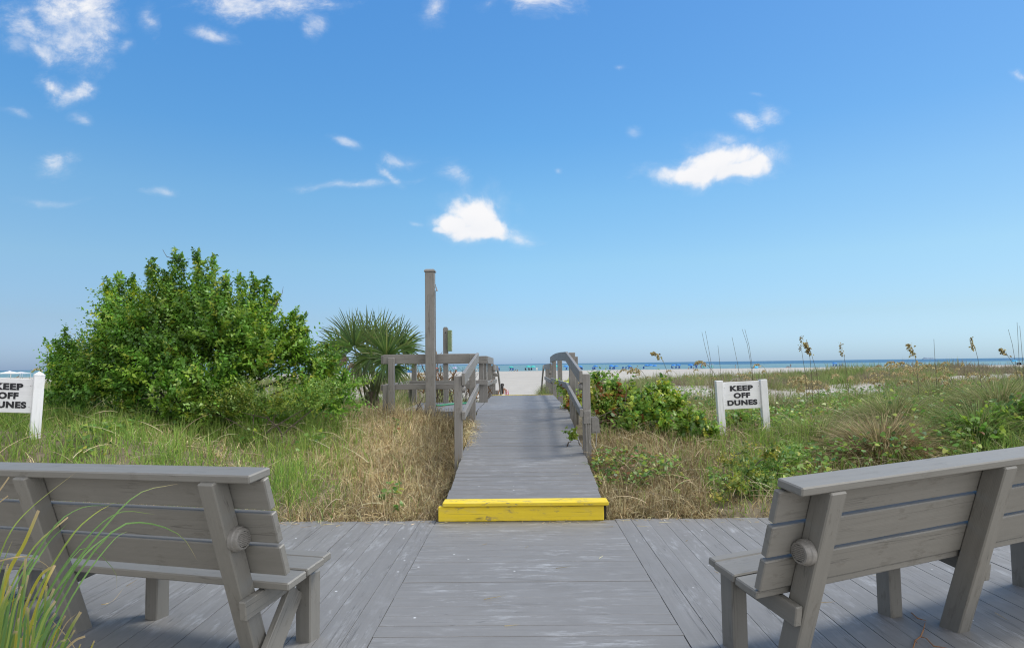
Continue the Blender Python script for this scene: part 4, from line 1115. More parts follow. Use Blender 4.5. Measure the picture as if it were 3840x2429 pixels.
shrub('vine_mound', 'glossy green creeper spilling over the grass at the right frame edge', 'bush', [(3650, 1630, 40, 0), (3740, 1600, 44, 0), (3820, 1580, 46, .1), (3580, 1675, 30, -.1), (3720, 1660, 40, -.2), (3850, 1640, 40, 0)], 7.3, 230, 9, .2, .06, VL, [3, 3, 1, .1, 1.6, 0.02], [(3740, 1720)], shape='heart')
shrub('weed_patch', 'pale green weeds growing along the foot of the big shrub', 'weeds', [(860, 1530, 50, 0), (930, 1510, 50, .1), (1010, 1530, 45, 0), (1090, 1510, 50, .1), (1180, 1510, 45, .1), (1230, 1490, 40, .2), (790, 1560, 35, 0)], 8.1, 420, 13, .22, .034, [(.17, .31, .06), (.26, .38, .08), (.34, .41, .07), (.13, .24, .05)], None, [(980, 1580)], up=1.3)
shrub('weed_patch', 'yellowish weeds growing in the grass before the right bench rail', 'weeds', [(2820, 1770, 18, 0), (2760, 1830, 18, -.2), (2690, 1875, 14, -.3), (2890, 1710, 18, .2), (2740, 1740, 18, .3), (2800, 1700, 14, .5), (2850, 1840, 16, -.1)], 6.5, 120, 8, .13, .04, [(.3, .34, .05), (.2, .28, .05), (.38, .36, .07), (.11, .19, .04)], None, [(2800, 1850)], up=1., shape='oval')
shrub('weed_patch', 'feathery bright green weeds behind the end of the right bench', 'weeds', [(2850, 1830, 26, 0), (2900, 1775, 28, .2), (2970, 1730, 28, .4), (2830, 1890, 20, -.2)], 6.6, 240, 20, .17, .022, [(.13, .28, .06), (.19, .34, .075), (.25, .37, .09)], None, [(2880, 1900)], up=1.6)
shrub('leaf_sprig', 'single leafy vine sprig poking over the right edge of the ramp', 'vine', [(2140, 1632, 8, 0), (2150, 1645, 8, 0)], 8.0, 9, 6, .09, .05, [(.14, .24, .04), (.22, .3, .05)], None, [(2165, 1690)], shape='heart')


# ------------------------------------------------------------------ fan palm
pal = empty('fan_palm', V(*at(1395, 1490, 11.4)[:2], float(H(*at(1395, 1490, 11.4)[:2]))), 'low fan palm with spiky green and dead fronds between the shrub and the fence', 'palm')
pb0 = np.array(pal.location) + V(0, 0, .05)
m_ = MB(); m_.tube([pb0 - V(0, 0, .1), pb0 + V(.01, 0, .12), pb0 + V(.0, 0, .3)], [.10, .12, .09], 10); m_.build('trunk', M['bark'], pal)


def frond(hub, dirv, Lf, green, spread=105, n=34, droop=.5, face=(0, -1, .2)):
    d = unit(dirv); f = unit(face); f = unit(f - d * f.dot(d)); s = np.cross(d, f)
    ang = np.radians(np.linspace(-spread, spread, n)) + rng.normal(0, .03, n)
    dd = d[None] * np.cos(ang)[:, None] + s[None] * np.sin(ang)[:, None] + f[None] * (.10 + .12 * rng.normal(0, .6, n))[:, None]
    L = Lf * (1 - .3 * (np.abs(ang) / np.radians(spread)) ** 2) * rng.uniform(.88, 1.08, n)
    col = pick(n, [(.11, .21, .05), (.16, .27, .06), (.07, .14, .04), (.27, .32, .10)] if green else [(.33, .26, .19), (.40, .33, .24), (.25, .19, .13)], [3, 2.6, 2, .8] if green else None, .15)
    tip = col * .6 + np.array([.30, .23, .13]) * .4 * rng.uniform(0.2, 1.4, (n, 1))
    base = np.repeat(np.asarray(hub)[None], n, 0) + dd * .03
    sd2 = np.cross(dd, f[None]); sd2 /= np.linalg.norm(sd2, axis=1, keepdims=True)
    tw = rng.normal(0, .5, n); sd2 = sd2 * np.cos(tw)[:, None] + np.cross(dd, sd2) * np.sin(tw)[:, None]
    # each leaflet widens from the hub, then tapers to a thread
    g1 = ribbon_geo(base, dd, L, np.full(n, droop) * rng.uniform(.4, 1.5, n), np.full(n, .031), col, tip, 6, sd2)
    fr_ = mesh_np('frond', *g1, M['leaf'], pal)
    m2 = MB(); a = pb0 + V(rng.normal(0, .06), rng.normal(0, .05), .1); b = np.asarray(hub); mid = (a + b) / 2 + V(0, 0, .08)
    m2.tube([a, mid, b, b + d * .10], [.016, .012, .009, .004], 6)
    m2.build('petiole', M['petiole'], fr_)


M['petiole'] = simple_mat('petiole', (.12, .15, .06), .6, .3)
for px, py, dd, dx, dz, L, gr, spd, dr in (
        (1345, 1295, -.3, -.25, 1, .62, 1, 115, .25), (1300, 1310, 0, -1, .45, .60, 1, 100, .3), (1335, 1270, .3, -.6, 1, .62, 1, 95, .25), (1390, 1275, .4, .05, 1, .66, 1, 80, .2), (1440, 1275, .45, .12, 1, .68, 1, 80, .2), (1465, 1325, -.35, .3, 1, .66, 1, 110, .25),
        (1500, 1290, .2, .45, 1, .58, 1, 95, .25), (1525, 1300, 0, .9, .55, .52, 1, 110, .4), (1410, 1335, -.45, -.9, -.15, .50, 1, 95, .7), (1470, 1345, -.5, -.8, -.75, .52, 1, 85, .9), (1490, 1370, -.1, .55, -.9, .55, 1, 80, .8), (1400, 1345, .3, .2, .9, .6, 1, 100, .3),
        (1370, 1340, -.3, .55, -.85, .50, 1, 70, 1.), (1345, 1350, -.2, -.15, -1, .55, 0, 45, 1.2), (1320, 1330, .1, -.9, -.4, .45, 0, 60, 1.), (1440, 1380, .1, .1, -1, .5, 1, 60, 1.), (1290, 1325, .2, -1, .05, .5, 1, 70, .6), (1430, 1300, .2, .7, .75, .6, 1, 90, .3)):
    frond(at(px - 16, py + 8, 11.4 + dd), V(dx, rng.normal(0, .25) - .1, dz), L * (.84 if dz < .5 else .95), gr, spd, int(spd * .36), dr, (rng.normal(0, .3), -1, .25))

# dry weeds behind the shower fence
def twigs(label, px, D, n, h, leafy):
    b = at(px, 1500, D); b[2] = float(H(b[0], b[1]))
    root = empty('dry_weed', b, label, 'weeds', 'dead weeds behind the shower fence')
    m_ = MB(); tips = []
    for q in range(n):
        s0 = b + V(rng.normal(0, .12), rng.normal(0, .1), 0); dr = unit(V(rng.normal(0, .35), rng.normal(0, .2), 1)); l_ = h * rng.uniform(.6, 1.1)
        p = [s0, s0 + dr * l_ * .5 + V(*rng.normal(0, .02, 3)), s0 + dr * l_ + V(*rng.normal(0, .04, 3))]; m_.tube(p, [.008, .006, .003], 5); tips.append(p)
        for j in range(4):
            u = rng.uniform(.35, .9); a = p[0] + (p[2] - p[0]) * u; e = a + unit(dr + V(*rng.normal(0, .6, 3))) * l_ * .25; m_.tube([a, e], [.004, .002], 4)
    m_.build('stems', M['bark'], root)
    if leafy:
        k = 60; i = rng.integers(0, n, k); u = rng.uniform(.4, 1, k)
        P_ = np.array([tips[a][0] + (tips[a][2] - tips[a][0]) * c for a, c in zip(i, u)])
        mesh_np('withered_leaves', *ribbon_geo(P_, rng.normal(0, .5, (k, 3)) + np.array([0, 0, 1.]), rng.uniform(.15, .32, k), rng.uniform(.2, 1, k), np.full(k, .022), pick(k, [(.3, .15, .06), (.4, .24, .1), (.2, .11, .05)])), M['straw'], root)


twigs('rust brown dead weed with strap leaves beside the tall post', 1632, 13.0, 10, .95, True)
twigs('bare grey twiggy weed right of the shorter sign post', 1735, 13.0, 16, 1.0, False)
twigs('dark bare twigs left of the shorter sign post', 1655, 13.4, 12, 1.05, False)
twigs('small brown weed between the fence and the first far handrail post', 1775, 13.2, 9, .8, True)
m_ = MB(); q0 = at(1548, 1560, 9.45); m_.tube([q0, at(1568, 1525, 9.5), at(1585, 1492, 9.5), at(1592, 1480, 9.5)], [.012, .009, .005, .002], 5); m_.tube([at(1568, 1525, 9.5), at(1558, 1500, 9.5), at(1560, 1490, 9.45)], [.006, .004, .002], 5); m_.tube([at(1556, 1545, 9.48), at(1580, 1520, 9.4), at(1594, 1507, 9.4)], [.006, .004, .002], 5)
tag(m_.build('dead_branch', M['bark'], loc=q0), 'dead forked branch leaning in the straw against the tall post', 'branch')


# ------------------------------------------------------------------ sea oats
def oat_geo(stem, head, n=70, cols=None, fl=.075, hang=.9):
    """stem polyline; head polyline carrying the drooping spikelets"""
    head = np.asarray(head); seg = np.linalg.norm(np.diff(head, axis=0), axis=1); cum = np.concatenate([[0], np.cumsum(seg)]) / seg.sum()
    u = rng.uniform(0, 1, n); P_ = np.stack([np.interp(u, cum, head[:, k]) for k in range(3)], 1)
    tl = fl * (1 - .6 * u)
    dirs = rng.normal(0, .5, (n, 3)) + np.array([-.45, 0, -hang]); dirs /= np.linalg.norm(dirs, axis=1, keepdims=True)
    P_ = P_ + dirs * (tl * rng.uniform(0, 1, n))[:, None]
    return leaf_geo(P_, dirs, rng.normal(size=(n, 3)), rng.uniform(.03, .055, n) * (fl / .075), pick(n, cols), 'oval', .1)


DK = [(.30, .24, .11), (.42, .35, .15), (.20, .16, .08), (.50, .44, .22)]
YL = [(.50, .42, .22), (.58, .50, .28), (.40, .33, .16)]
M['stalk'] = simple_mat('oat_stalk', (.12, .11, .06), .7, .3)
M['tanstalk'] = simple_mat('tan_oat_stalk', (.30, .26, .13), .7, .3)


def sea_oat(label, stem_px, head_px, D, r=.0048, cols=DK, n=70, fl=.075, hang=.9):
    s_ = [at(a, b, D) for a, b in stem_px]; b = s_[-1].copy(); b[2] = float(H(b[0], b[1])) - .05
    if b[2] < s_[-1][2] - .05: s_.append((s_[-1] + b) / 2 + V(.01, 0, 0)); s_.append(b)
    root = empty('sea_oat', b, label, 'sea oats', 'sea oats on the dunes')
    m_ = MB(); p = np.array(s_); m_.tube(p, np.linspace(r * .6, r, len(p)), 5); m_.build('stem', M['stalk'], root)
    if head_px:
        hd = [at(a, c, D) for a, c in head_px]
        mesh_np('seed_head', *oat_geo(p, hd, n, cols, fl, hang), M['straw'], root)
    return root


sea_oat('bent sea oat with a drooping plume, nearest the handrail of the tall ones', [(2476, 1337), (2490, 1362), (2504, 1398), (2521, 1440)], [(2476, 1337), (2466, 1322), (2454, 1315), (2446, 1325)], 11)
sea_oat('sea oat with a fan shaped plume arching low over the white sign', [(2642, 1357), (2662, 1378), (2680, 1402), (2700, 1440)], [(2644, 1358), (2632, 1349), (2620, 1348), (2611, 1360)], 11, cols=YL[:2] + DK[:2], hang=1.2)
sea_oat('pale sea oat with a hanging plume left of the white sign', [(2399, 1383), (2412, 1398), (2426, 1422), (2440, 1450)], [(2401, 1384), (2388, 1377), (2376, 1378), (2366, 1390)], 11, cols=YL, hang=1.3)
for k, (lab, q) in enumerate((('bare reed stalk leaning left above the sign, thickest of its group', [(2632, 1245), (2644, 1300), (2660, 1360), (2668, 1420)]), ('bare reed stalk close behind the thickest one', [(2645, 1241), (2658, 1310), (2668, 1370), (2676, 1430)]), ('short thin bare stalk right of the leaning pair', [(2692, 1294), (2697, 1340), (2703, 1400)]), ('curved bare stalk over the left post of the sign', [(2745, 1264), (2757, 1320), (2768, 1372), (2774, 1425)]),
                             ('tallest bare stalk of the two above the sign board', [(2783, 1234), (2802, 1290), (2813, 1350), (2822, 1425)]), ('bare stalk twinned with the tallest one', [(2793, 1234), (2810, 1300), (2820, 1370)]),
                             ('straight bare stalk among the yellow oats', [(3502, 1271), (3505, 1330), (3509, 1390), (3514, 1460)]), ('bare stalk leaning at the far right edge', [(3781, 1235), (3796, 1290), (3808, 1360), (3818, 1440)]), ('long upright bare stalk at the far right edge', [(3814, 1208), (3818, 1280), (3822, 1360), (3828, 1450)]), ('slightly shorter stalk beside the long upright one', [(3824, 1222), (3830, 1290), (3836, 1370), (3840, 1450)]))):
    sea_oat(lab, q, None, 11, .0042)
sea_oat('upright dark sea oat, taller of the pair in the middle of the right dune', [(3006, 1312), (3010, 1340), (3017, 1385), (3022, 1430)], [(3007, 1315), (3004, 1295), (3007, 1275), (3008, 1259)], 11, hang=.4, fl=.05)
sea_oat('leaning sea oat, shorter of the pair in the middle of the right dune', [(3040, 1316), (3048, 1345), (3060, 1385), (3066, 1430)], [(3040, 1318), (3032, 1300), (3025, 1284), (3016, 1282)], 11, n=95)
sea_oat('thin stalked sea oat close beside the leaning one', [(3034, 1318), (3038, 1350), (3042, 1395)], [(3034, 1318), (3031, 1300), (3027, 1285), (3026, 1272)], 11, n=45, fl=.05)
sea_oat('lone dark sea oat before a blue umbrella', [(3164, 1330), (3170, 1365), (3175, 1400), (3180, 1440)], [(3164, 1330), (3158, 1312), (3154, 1297), (3153, 1284)], 11, hang=.5, fl=.055)
sea_oat('hooked dark sea oat left of the distant ship', [(3428, 1320), (3436, 1360), (3441, 1410), (3446, 1490)], [(3428, 1321), (3420, 1304), (3413, 1290), (3403, 1288)], 10.5)
sea_oat('tall dark sea oat over a gap in the dune crest', [(3656, 1302), (3667, 1345), (3675, 1400), (3684, 1472)], [(3656, 1302), (3649, 1285), (3645, 1272), (3640, 1263)], 10.5, fl=.06)
sea_oat('strongly leaning sea oat pointing left at the far right', [(3772, 1322), (3790, 1350), (3806, 1376), (3820, 1420)], [(3772, 1322), (3764, 1312), (3758, 1304), (3752, 1305)], 10.5)

# yellow oats: a few kinds, copied
protos = []
for kk in range(6):
    root = empty('sea_oat', V(0, 0, 0), 'ripe yellow sea oat nodding over the dune grass', 'sea oats', 'ripe yellow sea oats')
    ln = .40 + .05 * kk; sw_ = .08 + .04 * kk
    st_ = [V(0, 0, 0), V(-.02, 0, ln * .45), V(-.08 - sw_ * .3, 0, ln * .85), V(-.14 - sw_ * .5, .0, ln)]
    hd = [st_[-1], st_[-1] + V(-.07, 0, .035), st_[-1] + V(-.15, 0, .02), st_[-1] + V(-.21, 0, -.05)]
    m_ = MB(); m_.tube(st_, [.006, .005, .004, .004], 4); m_.build('stem', M['tanstalk'], root)
    mesh_np('seed_head', *oat_geo(st_, hd, 80, YL, .062, 1.3), M['straw'], root)
    protos.append(root)
spots = []
for n, a, b, y0, y1 in ((16, 2980, 3110, 12.5, 14.5), (26, 3300, 3640, 15, 19), (14, 3440, 3840, 10.5, 13), (8, 3080, 3400, 12.5, 15), (12, 2300, 2760, 15, 24), (9, 2600, 3000, 17, 23), (9, 3230, 3560, 20, 24), (8, 130, 330, 14, 20), (7, 1480, 1640, 16, 22)):
    x, y = field(n, a, b, y0, y1); spots += list(zip(x, y))
sidx = 0
for (x, y) in spots:
    p = protos[sidx % 6]; o = p if sidx < 6 else copy_tree(p); sidx += 1
    o.location = (x, y, float(H(x, y)) - .05); s_ = rng.uniform(.75, 1.15); o.scale = (s_, s_, s_); o.rotation_euler = (0, 0, rng.normal(.1, .5))
# ------------------------------------------------------------------ life on the beach
def flat_mat(name, c, r=.7): return simple_mat(name, c, r, .12, 6., bump=.02)


FB = {'blue': flat_mat('blue_canvas', (.015, .20, .62)), 'navy': flat_mat('navy_canvas', (.02, .06, .25)), 'teal': flat_mat('teal_canvas', (.03, .48, .44)), 'lime': flat_mat('lime_canvas', (.35, .55, .08)), 'red': flat_mat('red_canvas', (.6, .13, .08)),
      'lavender': flat_mat('lavender_canvas', (.45, .42, .62)), 'white': flat_mat('white_canvas', (.82, .83, .85)), 'pale': flat_mat('pale_grey_canvas', (.55, .57, .6)), 'dark': flat_mat('dark_cloth', (.02, .025, .04)), 'chair': flat_mat('blue_chair_canvas', (.02, .085, .35)), 'wood': flat_mat('pale_pole', (.55, .5, .42)),
      'skin': flat_mat('tanned_skin', (.33, .17, .10)), 'hair': flat_mat('black_hair', (.015, .012, .012)), 'shorts': flat_mat('white_shorts', (.7, .7, .7)), 'pink': flat_mat('pink_white_towel', (.62, .05, .20)), 'orange': flat_mat('orange_swimwear', (.6, .2, .08)), 'cyan': flat_mat('cyan_canvas', (.05, .42, .72))}


def umbrella_proto(color):
    root = empty('beach_umbrella', V(0, 0, 0), 'x', 'umbrella', 'beach umbrellas along the waterline')
    m_ = MB(); n = 8; rings = [(.02, 2.25), (.45, 2.16), (.85, 1.98), (1.12, 1.76), (1.13, 1.62)]
    vs = []; f = []
    for k, (r, z) in enumerate(rings):
        for j in range(n * 2):
            a = math.pi * j / n; s_ = 1.0 if j % 2 == 0 else .95
            vs.append((r * s_ * math.cos(a), r * s_ * math.sin(a), z - (.03 if j % 2 and k > 1 else 0)))
    N2 = n * 2
    for k in range(len(rings) - 1): f += [[k * N2 + j, k * N2 + (j + 1) % N2, (k + 1) * N2 + (j + 1) % N2, (k + 1) * N2 + j] for j in range(N2)]
    m_.add(vs, f); m_.lathe((0, 0, 2.22), (0, 0, 1), [(.03, 0), (.015, .12)], 6); m_.build('canopy', FB[color], root)
    m_ = MB(); m_.tube([(0, 0, -.2), (0, 0, 2.2)], .022, 6); m_.build('pole', FB['wood'], root)
    return root


def chair_proto(color):
    root = empty('beach_chair', V(0, 0, 0), 'x', 'chair', 'beach chairs under the umbrellas')
    m_ = MB(); m_.box((0, .0, .42), (1, 0, 0), (0, .98, .17), (0, -.17, .98), (.28, .27, .015), .004); m_.build('seat', FB[color], root)
    m_ = MB(); m_.box((0, -.34, .74), (1, 0, 0), (0, -.36, .93), (0, .93, .36), (.28, .40, .015), .004); m_.build('backrest', FB[color], root)
    for sx in (-1, 1):
        m_ = MB(); m_.tube([(sx * .3, .3, -.05), (sx * .3, -.28, .62)], .02, 5); m_.tube([(sx * .3, -.42, -.05), (sx * .3, .28, .62)], .02, 5); m_.tube([(sx * .3, .3, .62), (sx * .3, -.36, .62)], .025, 5); m_.build('side_frame', FB['wood'], root)
    return root


ups, chs = {}, {}


def on_beach(px, D, dz=0.):
    x = at(px, 1390, D)[0]
    return V(x, D, float(H(x, D)) + dz)


def umbrella(px, color, label, D=292., sc=1., tilt=0.):
    o = ups.get(color)
    if o is None: o = ups[color] = umbrella_proto(color)
    else: o = copy_tree(o)
    o.location = on_beach(px, D); o.rotation_euler = (tilt * .3, tilt, rng.uniform(0, 6)); o.scale = (sc, sc, sc); o['label'] = label
    return o


def chair(px, color, label, D=291., rz_=0., sc=1.25):
    o = chs.get(color)
    if o is None: o = chs[color] = chair_proto(color)
    else: o = copy_tree(o)
    o.location = on_beach(px, D); o.rotation_euler = (0, 0, rz_); o.scale = (sc, sc, sc); o['label'] = label
    return o


def ground_at(px, D): return on_beach(px, D)


US = [(184, 'blue', 'blue beach umbrella just right of the pointed sign post'), (211, 'blue', 'blue beach umbrella at the edge of the big shrub, half behind its leaves'), (227, 'blue', 'blue beach umbrella hidden deepest in the edge of the big shrub'),
      (1527, 'lime', 'lime green umbrella seen through the shower fence'), (1634, 'red', 'faded red umbrella seen between the tall post and the shorter post'), (1705, 'lavender', 'pale lavender umbrella right of the shorter post, beyond the fence'),
      (1866, 'blue', 'blue umbrella standing alone beside the far left handrail'), (1917, 'teal', 'lone teal umbrella with blue chairs, leftmost teal one'), (1981, 'teal', 'teal umbrella in the middle of the beach, left of a pair'), (2000, 'teal', 'teal umbrella in the middle of the beach, right of a pair'), (2087, 'teal', 'teal umbrella seen through the right handrail'),
      (2122, 'blue', 'blue umbrella cut by the right handrail posts'), (2177, 'blue', 'blue umbrella just above the near right handrail post'), (2233, 'blue', 'blue umbrella over the rusty vine thicket with two chairs'), (2292, 'blue', 'blue umbrella, left one of the pair over the vine mound'), (2311, 'blue', 'blue umbrella, right one of the pair over the vine mound'),
      (2361, 'blue', 'blue umbrella with four chairs, alone left of the pale sea oat'), (2425, 'blue', 'first blue umbrella of a row of three'), (2441, 'blue', 'middle blue umbrella of a row of three'), (2457, 'blue', 'last blue umbrella of a row of three'), (2526, 'blue', 'left blue umbrella of two touching ones right of the bent sea oat'), (2544, 'blue', 'right blue umbrella of two touching ones right of the bent sea oat'),
      (2590, 'blue', 'bright blue umbrella with dark seated figures below'), (2609, 'navy', 'darker navy umbrella beside a bright blue one'), (3131, 'blue', 'lone blue umbrella with a row of chairs, over the right dune'), (3807, 'cyan', 'turquoise umbrella at the far right edge over a dark cart')]
for px, c, lab in US: umbrella(px, c, lab, 292 + rng.uniform(-3, 3), rng.uniform(.95, 1.08), rng.uniform(-.12, .12))
CS = [(176, 'chair', 'blue chair left under the umbrella by the pointed sign post'), (189, 'teal', 'green chair under the umbrella by the pointed sign post'), (213, 'chair', 'blue chair at the shrub edge'),
      (1861, 'chair', 'chair left of the pole under the lone blue umbrella by the handrail'), (1870, 'chair', 'chair right of the pole under the lone blue umbrella by the handrail'),
      (1913, 'chair', 'left blue chair under the lone teal umbrella'), (1922, 'chair', 'right blue chair under the lone teal umbrella'), (1972, 'dark', 'dark lounger left of the teal pair'), (1984, 'dark', 'dark chair under the left teal umbrella of the pair'), (1993, 'dark', 'dark chair between the teal pair'), (2013, 'white', 'white chair right of the teal pair'), (1790, 'white', 'white chair standing alone beyond the fence corner'),
      (2123, 'chair', 'blue chair behind the right handrail'), (2176, 'chair', 'left chair above the near right post'), (2184, 'chair', 'right chair above the near right post'), (2224, 'chair', 'left of the two chairs over the rusty thicket'), (2231, 'chair', 'right of the two chairs over the rusty thicket'), (2288, 'chair', 'leftmost chair below the pair of umbrellas'), (2297, 'chair', 'middle chair below the pair of umbrellas'), (2304, 'chair', 'rightmost chair below the pair of umbrellas'),
      (2335, 'chair', 'chair in the open, left of two between umbrellas'), (2345, 'chair', 'chair in the open, right of two between umbrellas'), (2358, 'chair', 'left chair below the lone umbrella by the pale oat'), (2366, 'chair', 'right chair below the lone umbrella by the pale oat'), (2414, 'chair', 'dark blue chair at the left end of the row of three umbrellas'),
      (2522, 'chair', 'left chair below two touching umbrellas'), (2534, 'chair', 'middle chair below two touching umbrellas'), (2546, 'chair', 'right chair below two touching umbrellas'), (2549, 'chair', 'outermost chair below two touching umbrellas'), (2593, 'chair', 'blue chair by the dark seated figures'), (2613, 'chair', 'blue chair below the navy umbrella'), (2631, 'chair', 'dark blue chair left of the flat white awning'), (2640, 'teal', 'teal chair left of the flat white awning'), (2673, 'teal', 'teal chair under the right end of the white awning'),
      (3123, 'chair', 'leftmost chair of the row below the lone right umbrella'), (3134, 'chair', 'second chair of the row below the lone right umbrella'), (3147, 'chair', 'third chair of the row below the lone right umbrella'), (3156, 'chair', 'rightmost chair of the row below the lone right umbrella')]
for px, c, lab in CS: chair(px, c, lab, 290 + rng.uniform(-1, 1), rng.uniform(-.6, .6) + (math.pi if rng.uniform() < .3 else 0))


def canopy(px, color, label, half, h, D, peak=.75):
    b = on_beach(px, D); root = empty('canopy_tent', b, label, 'tent', 'canopy tents on the left beach')
    m_ = MB(); c = [b + V(a * half, d * half, h) for a, d in ((-1, -1), (1, -1), (1, 1), (-1, 1))]; lo = [p - V(0, 0, .22) for p in c]
    q = [(p + b + V(0, 0, h + peak)) / 2 - V(0, 0, .06) for p in c]
    m_.add(c + lo + q + [b + V(0, 0, h + peak)], [[0, 1, 5, 4], [1, 2, 6, 5], [2, 3, 7, 6], [3, 0, 4, 7], [0, 1, 9, 8], [1, 2, 10, 9], [2, 3, 11, 10], [3, 0, 8, 11], [8, 9, 12], [9, 10, 12], [10, 11, 12], [11, 8, 12]])
    m_.build('roof', FB[color], root)
    for a, d in ((-1, -1), (1, -1), (1, 1), (-1, 1)):
        MB().tube([b + V(a * half * .97, d * half * .97, -.1), b + V(a * half * .97, d * half * .97, h)], .06, 6).build('leg', FB['white'], root)


canopy(36, 'white', 'white canopy tent with a peaked roof left of the pointed sign post', 2.75, 1.95, 284, 1.0)
canopy(78, 'pale', 'grey canopy tent half behind the white one', 2.7, 1.85, 296, .8)
b = on_beach(2656, 290); aw = empty('beach_awning', b, 'flat white awning on poles among the blue umbrellas', 'awning')
m_ = MB()
for i in range(6): m_.box(b + V(-1.9 + i * .76, 0, 2.05 + .12 * math.sin(i * 1.05 + .3)), V(.99, 0, .05 * (1 if i < 3 else -1)), V(0, 1, 0), V(-.05 * (1 if i < 3 else -1), 0, .99), (.40, .9, .02), .004)
m_.build('sheet', FB['white'], aw)
for sx in (-2.1, 2.1): MB().tube([b + V(sx, 0, -.1), b + V(sx, 0, 2.1)], .03, 5).build('pole', FB['wood'], aw)
b = on_beach(2831, 288); dt = empty('beach_dome_tent', b, 'small bright blue dome tent left of two sunbathers on the beach', 'tent')
m_ = MB(); m_.lathe(b, V(0, 0, 1), [(1.4, -.02), (1.36, .3), (1.2, .65), (.9, .95), (.5, 1.12), (.02, 1.18)], 20); m_.build('shell', FB['cyan'], dt, smooth=True)
m_ = MB(); m_.prism([b + V(x_, -1.32 + z_ * .45, z_) for x_, z_ in ((-.5, .05), (.5, .05), (.3, .75), (-.3, .75))], V(0, -1, .1), .06); m_.build('door_flap', FB['blue'], dt)
b = on_beach(1538, 291); dt = empty('beach_wind_shelter', b, 'dark blue beach shelter below the lime umbrella', 'tent')
m_ = MB(); m_.add([b + V(-1.2, -.6, 0), b + V(1.2, -.6, 0), b + V(1.2, .7, 0), b + V(-1.2, .7, 0), b + V(-.9, .2, 1.35), b + V(.9, .2, 1.35)], [[0, 1, 5, 4], [2, 3, 4, 5], [0, 4, 3], [1, 2, 5], [3, 2, 1, 0]]); m_.build('shell', FB['blue'], dt)
m_ = MB(); m_.tube([b + V(-.9, .2, 1.3), b + V(-.9, .2, 1.42), b + V(.9, .2, 1.42), b + V(.9, .2, 1.3)], .03, 5); m_.build('ridge_pole', FB['wood'], dt)
b = on_beach(3823, 285); ct = empty('beach_cart', b, 'dark beach cart with spoked wheels under the turquoise umbrella', 'cart')
for sx, r in ((-.7, .42), (.55, .5)):
    m_ = MB()
    m_.lathe(b + V(sx, -.1, r), V(0, 1, 0), [(r, 0), (r, .12), (r * .8, .12), (r * .8, 0)], 20); w_ = m_.build('wheel', FB['dark'], ct)
m_ = MB(); m_.box(b + V(0, 0, .85), V(1, 0, .1), V(0, 1, 0), V(-.1, 0, 1), (.8, .3, .22), .03); m_.tube([b + V(.7, 0, .9), b + V(1.2, 0, 1.35)], .04, 6); m_.build('body', FB['dark'], ct)


# ------------------------------------------------------------------ people
def skin_body(name, nodes, edges, mat, parent, root_i=0):
    me = bpy.data.meshes.new(name); o0 = origin_of(parent)
    me.from_pydata([tuple(np.asarray(p) - o0) for p, r in nodes], edges, [])
    ob = bpy.data.objects.new(name, me); COL.objects.link(ob)
    sk = ob.modifiers.new('s', 'SKIN'); sk.use_smooth_shade = True
    for v, (p, r) in zip(me.skin_vertices[0].data, nodes): v.radius = (r, r) if not hasattr(r, '__len__') else r
    me.skin_vertices[0].data[root_i].use_root = True
    ob.modifiers.new('d', 'SUBSURF').levels = 1
    bpy.context.view_layer.update()
    m2 = bpy.data.meshes.new_from_object(ob.evaluated_get(bpy.context.evaluated_depsgraph_get()))
    bpy.data.objects.remove(ob)
    return link(name, m2, mat, parent)


